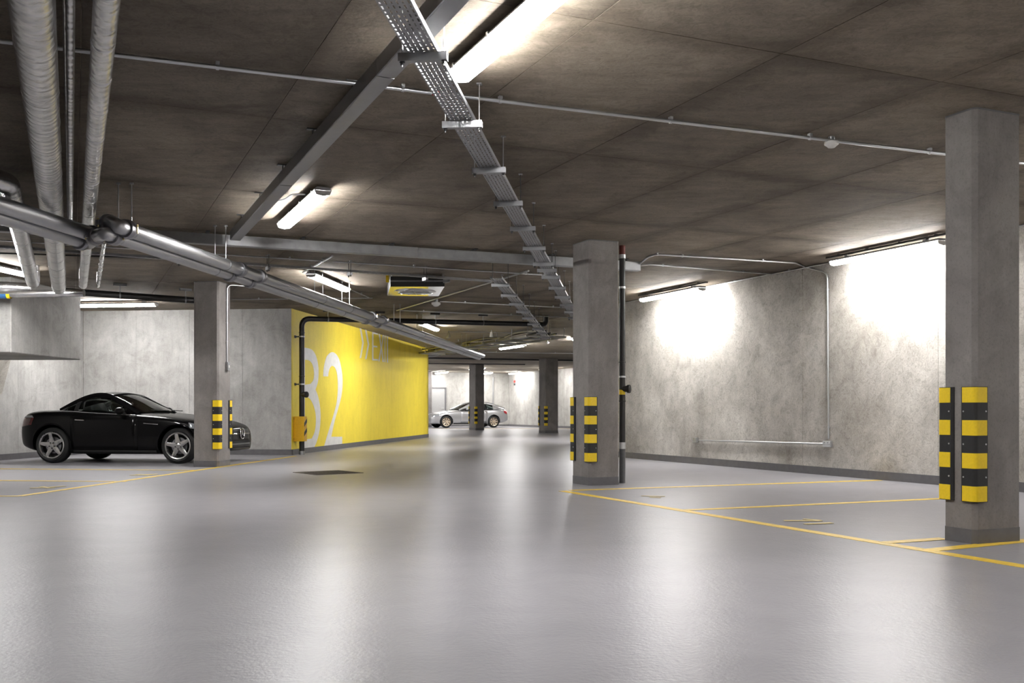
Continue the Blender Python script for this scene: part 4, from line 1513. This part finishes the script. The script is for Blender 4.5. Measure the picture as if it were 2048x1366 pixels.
def make_wheel(parent, cx, y_out, side, R, wd, rim_r, spokes, mat, style):
    """wheel as one part with tyre, rim, spokes ... below it; y_out is the outer face"""
    e = root_part('wheel', parent, V((0, 0, 0)))
    c = V((cx, y_out, R))
    ax = V((0, side, 0))
    m = MB()
    m.lathe(c, -ax, [(0.028, rim_r * 0.99), (0.010, rim_r + 0.010), (0.0, rim_r + 0.035), (0.004, R - 0.045), (0.022, R - 0.012), (0.045, R), (wd - 0.045, R), (wd - 0.02, R - 0.015), (wd, R - 0.06), (wd, rim_r)], 44, cap=False)
    m.build('tyre', M['tyre'], e, smooth=45)
    m = MB()
    m.lathe(c, -ax, [(0.012, rim_r + 0.004), (0.004, rim_r - 0.004), (0.010, rim_r - 0.022), (0.05, rim_r - 0.035), (wd * 0.8, rim_r - 0.05)], 44, cap=False)
    m.build('rim', M[mat], e, smooth=45)
    MB().lathe(c, -ax, [(wd * 0.62, rim_r - 0.02), (wd * 0.64, rim_r - 0.02)], 32).build('wheel_well_disc', M['car_inner'], e)
    MB().lathe(c, -ax, [(0.085, 0.150), (0.10, 0.150)], 28).build('brake_disc', M['coupling'], e)
    for k in range(spokes):
        an = math.pi / 2 + 2 * math.pi * k / spokes + (0.16 if style == 'star' else 0.0)
        rd = V((math.cos(an), 0, math.sin(an)))
        tn = V((-math.sin(an), 0, math.cos(an)))
        w0, w1 = (0.050, 0.026) if style == 'star' else (0.022, 0.030)
        rings = []
        for t, dp in ((0.035, 0.030), (0.10, 0.030), (rim_r * 0.62, 0.022), (rim_r - 0.015, 0.012)):
            f = (t - 0.035) / (rim_r - 0.05)
            hw = w0 + (w1 - w0) * f
            q = c + rd * t
            rings.append([q - ax * (dp + 0.028) - tn * hw * 0.9, q - ax * (dp + 0.028) + tn * hw * 0.9, q - ax * (dp + 0.006) + tn * hw, q - ax * dp + tn * hw * 0.35, q - ax * dp - tn * hw * 0.35, q - ax * (dp + 0.006) - tn * hw])
        MB().ring_loft(rings).build('spoke', M[mat], e, smooth=30)
    MB().lathe(c - ax * 0.022, -ax, [(0, 0.026), (0.003, 0.034), (0.012, 0.058), (0.03, 0.062)], 24).build('hub', M[mat], e, smooth=40)
    for k in range(5):
        an = math.pi / 2 + 2 * math.pi * (k + 0.5) / 5
        q = c + V((math.cos(an), 0, math.sin(an))) * 0.056
        MB().lathe(q - ax * 0.020, -ax, [(0, 0.010), (0.012, 0.011)], 8).build('wheel_bolt', M['car_trim'], e)
    return e

def make_car(P):
    r = root(P['name'], P['label'], 'car', (0, 0, 0))
    paint = M[P['paint']]
    wb = P['wb']
    # --- lower body: lofted cross-sections, mirrored
    rings = []
    for x in P['stations']:
        hw = interp(P['half'], x)
        zb = interp(P['bottom'], x)
        zt = interp(P['top'], x)
        zs = interp(P['belt'], x)
        zs = min(zs, zt - 0.02)
        tuck = interp(P['tuck'], x)
        zm = zb + (zs - zb) * 0.50
        half = [(0, zb), (hw * 0.55, zb), (hw - 0.10, zb), (hw - 0.045, zb + 0.03), (hw - 0.018, zb + (zs - zb) * 0.22), (hw, zm), (hw - 0.008, zb + (zs - zb) * 0.74),
                (hw - 0.035, zs - 0.03), (hw - 0.075, zs), (hw - 0.085 - tuck * 0.4, zs + (zt - zs) * 0.45), (hw * 0.62, zs + (zt - zs) * 0.80), (hw * 0.3, zt - 0.004), (0, zt)]
        ring = [V((x, y, z)) for y, z in half] + [V((x, -y, z)) for y, z in half[-2:0:-1]]
        rings.append(ring)
    body = MB().ring_loft(rings).build('body', paint, r)
    sm = body.modifiers.new('s', 'SUBSURF'); sm.levels = 2; sm.render_levels = 2
    bake(body)
    # --- wheel arches
    R = P['R']
    cut = MB()
    for cx in (0, wb):
        cut.lathe(V((cx, -1.2, R + 0.015)), V((0, 1, 0)), [(0, P['arch']), (2.4, P['arch'])], 48)
    co = cut.build('cutter', paint)
    bo = body.modifiers.new('b', 'BOOLEAN'); bo.object = co; bo.operation = 'DIFFERENCE'; bo.solver = 'EXACT'
    bake(body)
    bpy.data.objects.remove(co, do_unlink=True)
    body.data.polygons.foreach_set('use_smooth', [True] * len(body.data.polygons))
    body.data.set_sharp_from_angle(angle=math.radians(35))
    bm = bmesh.new(); bm.from_mesh(body.data)
    bvh = BVHTree.FromBMesh(bm)
    bm.free()
    # inner tub so that the arches are dark and closed
    t = MB()
    t.box((wb / 2, 0, 0.42), (wb + 0.9, 0.9, 0.42))
    t.build('inner_tub', M['car_inner'], r)
    def side_pt(x, z, s, off):
        hit = bvh.ray_cast(V((x, 2.0 * s, z)), V((0, -s, 0)))
        if hit[0] is None: return None
        nrm = hit[1]
        if nrm.y * s < 0: nrm = -nrm
        return hit[0] + nrm * off
    def patch(name, grid, mat, s, off, parent=r, front=False):
        """panel laid on the body; grid is rows of (x, z) for the side or (y, z) for an end"""
        rows = []
        for row in grid:
            pr = []
            for a, b in row:
                if not front:
                    p = side_pt(a, b, s, off)
                else:
                    hit = bvh.ray_cast(V((front * 6.0, a, b)), V((-1 if front > 0 else 1, 0, 0)))
                    p = None if hit[0] is None else hit[0] + V((off if front > 0 else -off, 0, 0))
                pr.append(p)
            if all(q is not None for q in pr): rows.append(pr)
        if len(rows) < 2: return None
        m = MB(); m.ring_loft(rows, close=False, cap=False)
        o = m.build(name, mat, parent, smooth=40)
        sd = o.modifiers.new('t', 'SOLIDIFY'); sd.thickness = 0.004; sd.offset = 0
        return o
    def grid_quad(c00, c10, c11, c01, nx, nz):
        g = []
        for j in range(nz + 1):
            row = []
            for i in range(nx + 1):
                u, v = i / nx, j / nz
                row.append(tuple((1 - u) * (1 - v) * a + u * (1 - v) * b + u * v * c + (1 - u) * v * d for a, b, c, d in zip(c00, c10, c11, c01)))
            g.append(row)
        return g
    # --- greenhouse
    rail = curve3(P['rail'], 5)
    cent = curve3(P['center'], 5)
    N = len(rail)
    def rl(k, s): return V((rail[k].x, rail[k].y * s, rail[k].z))
    iw = P['i_wind']; ir = P['i_rear']          # index ranges: [0..ir] rear window, [ir..iw] roof, [iw..] windscreen
    def cross(k, n=8, dz=0.0, shrink=1.0):
        """arc over the car from rail to rail through the centre point"""
        out = []
        for j in range(n + 1):
            t = j / n
            s = 1 - 2 * t
            f = 1 - s * s
            y = rail[k].y * s * shrink
            out.append(V((rail[k].x + (cent[k].x - rail[k].x) * f, y, rail[k].z + (cent[k].z - rail[k].z) * (1 - abs(s) ** 2.2) + dz)))
        return out
    def shell(name, k0, k1, mat, dz=0.0, th=0.01, shrink=1.0):
        m = MB(); m.ring_loft([cross(k, 10, dz, shrink) for k in range(k0, k1 + 1)], close=False, cap=False)
        o = m.build(name, mat, r, smooth=60)
        sd = o.modifiers.new('t', 'SOLIDIFY'); sd.thickness = th; sd.offset = 0
        return o
    shell('roof', ir, iw, paint, 0.0, 0.03)
    gl = M['car_glass']
    shell('windscreen', iw, N - 1, gl, -0.004, 0.004)
    shell('rear_window', 0, ir, gl, -0.004, 0.004)
    belt = P['belt_line']
    for s in (1, -1):
        # frame along the roof edge: pillar, rail and rear pillar in one sweep
        m = MB()
        rings = []
        for k in range(N):
            q = rl(k, s)
            a, b = rl(max(0, k - 1), s), rl(min(N - 1, k + 1), s)
            d = (b - a).normalized()
            o_ = V((0, s, 0.35)).normalized()
            n_ = (o_ - d * o_.dot(d)).normalized()
            t_ = d.cross(n_)
            wv = P['rail_w']
            rings.append([q + n_ * 0.022 + t_ * wv, q + n_ * 0.028, q + n_ * 0.022 - t_ * wv, q - n_ * 0.02 - t_ * wv * 0.8, q - n_ * 0.02 + t_ * wv * 0.8])
        m.ring_loft(rings)
        m.build('roof_pillar', paint, r, smooth=60)
        # side windows between the rail and the waistline
        def bpt(x):
            return V((x, interp(belt[0], x) * s, interp(belt[1], x)))
        def rail_at(x):
            for k in range(N - 1):
                if rail[k].x <= x <= rail[k + 1].x:
                    t = (x - rail[k].x) / max(1e-6, rail[k + 1].x - rail[k].x)
                    q = rail[k].lerp(rail[k + 1], t)
                    return V((q.x, q.y * s, q.z))
            q = rail[0] if x < rail[0].x else rail[-1]
            return V((x, q.y * s, q.z))
        def side_panel(name, x0, x1, mat, n=10, out=0.0, lean=0.0):
            rows = []
            for i in range(n + 1):
                x = x0 + (x1 - x0) * i / n
                a, b = bpt(x), rail_at(x + 0)
                if b.z < a.z + 0.004: b = V((b.x, b.y, a.z + 0.004))
                a = a - V((0, s * 0.03, 0.02))
                rows.append([a.lerp(b, j / 4) + V((0, s * (out + 0.02 * math.sin(math.pi * j / 4)), 0)) for j in range(5)])
            m = MB(); m.ring_loft(rows, close=False, cap=False)
            o = m.build(name, mat, r, smooth=60)
            sd = o.modifiers.new('t', 'SOLIDIFY'); sd.thickness = 0.006; sd.offset = 0
            return o
        for nm, x0, x1, mt in P['side']:
            side_panel(nm, x0, x1, {'glass': gl, 'paint': paint, 'trim': M['car_trim']}[mt], 10, 0.004 if mt != 'glass' else 0.0)
        # bright waist moulding
        m = MB()
        pts = [bpt(P['mould'][0] + (P['mould'][1] - P['mould'][0]) * i / 12) + V((0, s * 0.012, 0.002)) for i in range(13)]
        m.tube(pts, 0.009, 8)
        m.build('waist_moulding', M['chrome' if P['paint'] == 'car_black' else 'car_trim'], r, smooth=60)
        # door, handle, mirror, lamps, vent
        dx0, dx1, dz0, dz1 = P['door']
        patch('door', grid_quad((dx0 + 0.04, dz0), (dx1, dz0), (dx1 - 0.03, dz1), (dx0, dz1), 12, 8), paint, s, 0.003)
        hx, hz = P['handle']
        q0, q1 = side_pt(hx, hz, s, 0.022), side_pt(hx + 0.17, hz - 0.008, s, 0.022)
        m = MB(); m.tube([q0 - V((0, s * 0.03, 0)), q0, q1, q1 - V((0, s * 0.03, 0))], 0.011, 8, 0.02)
        m.build('door_handle', M['chrome'], r, smooth=60)
        mx, my, mz = P['mirror']
        m = MB()
        rings = []
        for t, rr_ in ((-0.09, 0.25), (-0.075, 0.72), (-0.03, 0.98), (0.02, 1.0), (0.07, 0.8), (0.095, 0.3)):
            rings.append([V((mx - t * 0.75, s * (my + 0.105 * rr_ * math.cos(a)), mz + 0.068 * rr_ * math.sin(a))) for a in [2 * math.pi * j / 16 for j in range(16)]])
        m.ring_loft(rings)
        mo = m.build('door_mirror', paint, r, smooth=60)
        MB().bar(V((mx + 0.02, s * (my - 0.16), mz - 0.06)), V((mx + 0.01, s * (my - 0.05), mz - 0.02)), 0.05, 0.035).build('mirror_stalk', M['car_trim'], mo)
        patch('tail_lamp', grid_quad(*P['tail'], 6, 5), M[P['tail_mat']], s, 0.004)
        if P.get('tail_top'):
            patch('tail_lamp_top', grid_quad(*P['tail_top'], 6, 2), M['housing'], s, 0.005)
        patch('head_lamp', grid_quad(*P['head'], 8, 5), M['headlamp'], s, 0.004)
        if P.get('vent'):
            patch('wing_vent', grid_quad(*P['vent'], 6, 1), M['chrome'], s, 0.006)
        patch('sill', grid_quad(*P['sill'], 14, 2), M['car_trim'], s, 0.003)
        # arch lips
        for cx in (0, wb):
            m = MB()
            pts = []
            for j in range(25):
                a = math.radians(-12 + j * 204 / 24)
                q = side_pt(cx + (P['arch'] + 0.012) * math.cos(a), R + 0.015 + (P['arch'] + 0.012) * math.sin(a), s, 0.001)
                if q is not None: pts.append(q)
            if len(pts) > 4:
                m.tube(pts, 0.010, 6)
                m.build('arch_lip', paint, r, smooth=60)
        for cx in (0, wb):
            make_wheel(r, cx, s * (P['track']), s, R, P['tw'], P['rim'], P['spokes'], P['wheel'], P['style'])
    # --- front end
    g = P['grille']
    patch('grille', grid_quad((-g[0], g[1]), (g[0], g[1]), (g[0] * 0.92, g[2]), (-g[0] * 0.92, g[2]), 14, 6), M['car_trim'], 1, 0.004, r, 1)
    for zz in P['grille_bars']:
        patch('grille_bar', grid_quad((-g[0] * 0.97, zz - 0.010), (g[0] * 0.97, zz - 0.010), (g[0] * 0.97, zz + 0.010), (-g[0] * 0.97, zz + 0.010), 14, 1), M['chrome'], 1, 0.016, r, 1)
    hit = bvh.ray_cast(V((6, 0, P['star'])), V((-1, 0, 0)))
    if hit[0] is not None:
        c = hit[0] + V((0.03, 0, 0))
        sr = P['star_r']
        m = MB()
        m.tube([c + V((0, math.cos(a) * sr, math.sin(a) * sr)) for a in [2 * math.pi * j / 32 for j in range(33)]], sr * 0.13, 8)
        em = m.build('badge_ring', M['chrome'], r, smooth=60)
        for k in range(3):
            a = math.pi / 2 + k * 2 * math.pi / 3
            d = V((0, math.cos(a), math.sin(a)))
            p_ = V((0, -math.sin(a), math.cos(a)))
            m = MB()
            m.ring_loft([[c + p_ * sr * 0.17, c - p_ * sr * 0.17, c + V((0.012, 0, 0))], [c + d * sr * 0.98 + p_ * 0.002, c + d * sr * 0.98 - p_ * 0.002, c + d * sr * 0.98 + V((0.003, 0, 0))]])
            m.build('badge_arm', M['chrome'], em)
        MB().lathe(c - V((0.02, 0, 0)), V((1, 0, 0)), [(0, sr), (0.006, sr)], 28).build('badge_plate', M['car_trim'], em)
    b = P['bumper']
    patch('lower_intake', grid_quad((-b[0], b[1]), (b[0], b[1]), (b[0] * 0.95, b[2]), (-b[0] * 0.95, b[2]), 12, 3), M['car_trim'], 1, 0.004, r, 1)
    # --- cabin
    for sy in (-0.36, 0.36):
        for sx in P['seats']:
            m = MB()
            rings = []
            zb0 = P['cab_z']
            for t, wv in ((0, 0.24), (0.08, 0.25), (0.15, 0.22), (0.18, 0.15)):
                cx_, cz_ = sx - t * 0.35, zb0 + t
                rings.append([V((cx_ + 0.06 * math.cos(a), sy + wv * math.copysign(abs(math.sin(a)) ** 0.6, math.sin(a)), cz_)) for a in [2 * math.pi * j / 16 for j in range(16)]])
            m.ring_loft(rings)
            st = m.build('seat', M['seat'], r, smooth=60)
            m = MB()
            rings = []
            for t, wv in ((0.155, 0.08), (0.18, 0.115), (0.22, 0.12), (0.255, 0.10), (0.27, 0.05)):
                cx_, cz_ = sx - 0.02 - t * 0.33, zb0 + t
                rings.append([V((cx_ + 0.045 * math.cos(a), sy + wv * math.copysign(abs(math.sin(a)) ** 0.6, math.sin(a)), cz_)) for a in [2 * math.pi * j / 16 for j in range(16)]])
            m.ring_loft(rings)
            m.build('headrest', M['seat'], st, smooth=60)
    dx = P['dash']
    m = MB()
    m.ring_loft([[V((dx - 0.18, y, P['cab_z'])), V((dx - 0.16, y, P['cab_z'] + 0.07)), V((dx, y, P['cab_z'] + 0.085)), V((dx + 0.22, y, P['cab_z'] + 0.02)), V((dx + 0.2, y, P['cab_z'] - 0.03))] for y in (-0.6, 0.6)])
    m.build('dashboard', M['car_inner'], r, smooth=50)
    m = MB()
    cw = V((dx - 0.28, P['wheel_side'] * 0.36, P['cab_z'] + 0.06))
    m.tube([cw + V((0.05 * math.sin(a), 0.17 * math.cos(a), 0.16 * math.sin(a))) for a in [2 * math.pi * j / 28 for j in range(29)]], 0.014, 8)
    m.build('steering_wheel', M['car_inner'], r, smooth=60)
    ic = cent[iw + 2]
    MB().quad_box(V((ic.x - 0.12, 0, ic.z - 0.075)), V((0.012, 0, 0)), V((0, 0.10, 0)), V((0, 0, 0.030))).build('inner_mirror', M['car_inner'], r, bevel=0.008)
    # wipers
    for sy in (-0.28, 0.30):
        k = N - 2
        a = V((cent[-1].x - 0.04, sy - 0.25, rail[-1].z + 0.045))
        m = MB(); m.tube([V((cent[N - 1].x - 0.02, sy + 0.2, cent[N - 1].z + 0.012)), V((cent[N - 2].x - 0.10, sy - 0.28, cent[N - 1].z + 0.028))], 0.008, 6)
        m.build('wiper', M['car_trim'], r)
    return r

S_ = 0.925
black = dict(
    name='roadster_car', label='glossy black two-door roadster parked behind the left pillar', paint='car_black', wb=2.43,
    stations=[-0.80, -0.78, -0.72, -0.62, -0.48, -0.34, -0.15, 0.1, 0.4, 0.75, 1.1, 1.45, 1.7, 1.95, 2.2, 2.43, 2.68, 2.88, 3.03, 3.15, 3.235, 3.27],
    half=[(-0.80, 0.45), (-0.78, 0.56), (-0.72, 0.68), (-0.62, 0.77), (-0.48, 0.85), (-0.34, 0.885), (0.0, 0.905), (0.7, 0.895), (1.6, 0.895), (2.43, 0.905), (2.68, 0.895), (2.88, 0.865), (3.03, 0.81), (3.15, 0.73), (3.235, 0.62), (3.27, 0.48)],
    bottom=[(-0.80, 0.36), (-0.72, 0.30), (-0.5, 0.24), (-0.3, 0.20), (0.4, 0.165), (2.0, 0.165), (2.8, 0.19), (3.27, 0.22)],
    top=[(-0.80, 0.70), (-0.78, 0.80), (-0.72, 0.895), (-0.62, 0.945), (-0.48, 0.965), (-0.1, 0.975), (0.5, 0.96), (1.2, 0.93), (1.6, 0.935), (1.85, 0.93), (2.2, 0.89), (2.6, 0.835), (2.88, 0.785), (3.08, 0.735), (3.2, 0.69), (3.27, 0.62)],
    belt=[(-0.80, 0.62), (-0.72, 0.80), (-0.55, 0.90), (-0.2, 0.945), (0.2, 0.945), (1.0, 0.90), (1.6, 0.87), (2.2, 0.83), (2.6, 0.77), (2.95, 0.70), (3.17, 0.63), (3.27, 0.55)],
    tuck=[(-0.8, 0.05), (0.0, 0.10), (1.2, 0.10), (1.8, 0.2), (2.4, 0.25), (3.18, 0.1)],
    R=0.325, arch=0.368, rail_w=0.042,
    rail=[(0.06, 0.665, 0.955), (0.22, 0.645, 1.045), (0.37, 0.62, 1.125), (0.53, 0.595, 1.195), (0.71, 0.578, 1.24), (0.88, 0.575, 1.243), (1.03, 0.59, 1.205), (1.22, 0.625, 1.105), (1.42, 0.665, 1.00), (1.62, 0.705, 0.905)],
    center=[(-0.03, 0, 0.985), (0.14, 0, 1.085), (0.31, 0, 1.18), (0.49, 0, 1.25), (0.69, 0, 1.292), (0.90, 0, 1.297), (1.10, 0, 1.265), (1.36, 0, 1.165), (1.62, 0, 1.05), (1.90, 0, 0.945)],
    i_rear=15, i_wind=29,
    belt_line=([(-0.2, 0.80), (0.3, 0.815), (1.0, 0.815), (1.62, 0.80)], [(-0.2, 0.955), (0.2, 0.955), (1.0, 0.905), (1.62, 0.875)]),
    side=[('quarter_panel', 0.07, 0.22, 'paint'), ('quarter_window', 0.22, 0.38, 'glass'), ('centre_post', 0.38, 0.46, 'trim'), ('door_window', 0.46, 1.36, 'glass'), ('mirror_triangle', 1.36, 1.60, 'paint')],
    mould=(0.12, 1.62), door=(0.36, 1.68, 0.25, 0.86), handle=(0.47, 0.79), mirror=(1.37, 0.96, 0.955),
    tail=((-0.70, 0.66), (-0.40, 0.70), (-0.36, 0.83), (-0.66, 0.83)), tail_mat='tail_red',
    tail_top=((-0.66, 0.83), (-0.36, 0.83), (-0.40, 0.87), (-0.62, 0.86)),
    head=((2.66, 0.62), (3.06, 0.57), (3.0, 0.665), (2.62, 0.745)), vent=((1.78, 0.725), (2.06, 0.705), (2.06, 0.72), (1.78, 0.738)),
    sill=((0.42, 0.195), (2.02, 0.195), (2.02, 0.235), (0.42, 0.235)),
    track=0.885, tw=0.235, rim=0.243, spokes=5, wheel='alloy', style='star',
    grille=(0.42, 0.40, 0.62), grille_bars=[0.53], star=0.53, star_r=0.095, bumper=(0.5, 0.27, 0.35),
    seats=[0.66], cab_z=0.93, dash=1.36, wheel_side=1)
car_b = make_car(black)
th = math.atan2(E2.y, E2.x)
car_b.scale = (S_, S_, S_)
car_b.rotation_euler = (0, 0, th)
fx = V((math.cos(th), math.sin(th), 0)); fy = V((-math.sin(th), math.cos(th), 0))
rw = gnd(109.0, 925.5)          # foot of the near rear wheel
loc = rw + fy * (0.885 - 0.11) * S_
car_b.location = (loc.x, loc.y, 0.0)

silver = dict(
    name='coupe_car', label='silver coupe parked at the far end behind a pillar', paint='car_silver', wb=2.76,
    stations=[-0.98, -0.96, -0.90, -0.78, -0.60, -0.36, 0.0, 0.4, 0.8, 1.2, 1.6, 1.95, 2.3, 2.55, 2.76, 3.02, 3.26, 3.46, 3.60, 3.68, 3.72],
    half=[(-0.98, 0.48), (-0.96, 0.58), (-0.90, 0.70), (-0.78, 0.79), (-0.6, 0.85), (-0.36, 0.875), (0.0, 0.885), (2.76, 0.885), (3.02, 0.875), (3.26, 0.845), (3.46, 0.79), (3.60, 0.71), (3.68, 0.60), (3.72, 0.46)],
    bottom=[(-0.98, 0.42), (-0.8, 0.32), (-0.5, 0.26), (0.3, 0.19), (2.3, 0.19), (3.0, 0.2), (3.58, 0.22)],
    top=[(-0.98, 0.84), (-0.96, 0.93), (-0.90, 1.00), (-0.78, 1.03), (-0.5, 1.04), (0.2, 1.0), (1.2, 0.96), (1.9, 0.99), (2.2, 0.97), (2.76, 0.90), (3.1, 0.845), (3.42, 0.785), (3.62, 0.725), (3.72, 0.64)],
    belt=[(-0.98, 0.76), (-0.8, 0.93), (-0.5, 0.98), (0.2, 0.97), (1.2, 0.93), (2.0, 0.90), (2.76, 0.82), (3.1, 0.76), (3.46, 0.68), (3.72, 0.56)],
    tuck=[(-0.98, 0.05), (0, 0.1), (1.2, 0.1), (2, 0.2), (2.7, 0.2), (3.58, 0.1)],
    R=0.325, arch=0.368, rail_w=0.055,
    rail=[(-0.70, 0.66, 1.04), (-0.40, 0.645, 1.135), (-0.12, 0.62, 1.235), (0.18, 0.595, 1.318), (0.5, 0.57, 1.345), (0.85, 0.57, 1.35), (1.15, 0.585, 1.315), (1.42, 0.62, 1.21), (1.70, 0.665, 1.07), (1.98, 0.70, 0.95)],
    center=[(-0.76, 0, 1.055), (-0.46, 0, 1.155), (-0.18, 0, 1.258), (0.14, 0, 1.348), (0.48, 0, 1.395), (0.88, 0, 1.40), (1.22, 0, 1.37), (1.56, 0, 1.265), (1.90, 0, 1.12), (2.24, 0, 0.985)],
    i_rear=15, i_wind=29,
    belt_line=([(-0.7, 0.79), (0.0, 0.81), (1.2, 0.81), (2.0, 0.79)], [(-0.7, 1.02), (0.0, 0.985), (1.2, 0.945), (2.0, 0.915)]),
    side=[('quarter_panel', -0.68, 0.02, 'paint'), ('quarter_window', 0.02, 0.42, 'glass'), ('centre_post', 0.42, 0.50, 'trim'), ('door_window', 0.50, 1.66, 'glass'), ('mirror_triangle', 1.66, 1.94, 'trim')],
    mould=(-0.3, 1.9), door=(0.38, 1.95, 0.28, 0.90), handle=(0.5, 0.82), mirror=(1.62, 0.95, 1.02),
    tail=((-0.80, 0.72), (-0.62, 0.80), (-0.60, 0.92), (-0.84, 0.90)), tail_mat='tail_bright', tail_top=None,
    head=((3.12, 0.64), (3.52, 0.58), (3.46, 0.68), (3.10, 0.765)), vent=None,
    sill=((0.42, 0.215), (2.34, 0.215), (2.34, 0.265), (0.42, 0.265)),
    track=0.865, tw=0.225, rim=0.225, spokes=8, wheel='alloy_warm', style='thin',
    grille=(0.40, 0.50, 0.68), grille_bars=[0.55, 0.60, 0.65], star=0.60, star_r=0.10, bumper=(0.55, 0.30, 0.40),
    seats=[0.62], cab_z=0.98, dash=1.70, wheel_side=1)
car_s = make_car(silver)
th = math.atan2(-D2.y, -D2.x)
S2 = 0.935
car_s.scale = (S2, S2, S2)
car_s.rotation_euler = (0, 0, th)
fy = V((-math.sin(th), math.cos(th), 0))       # left side of the car, facing the viewer
fw = V((math.cos(th), math.sin(th), 0))
rw = at(986.5, 854.8, 51.3)
loc = rw - fy * (0.865 - 0.11) * S2
car_s.location = (loc.x, loc.y, 0.0)
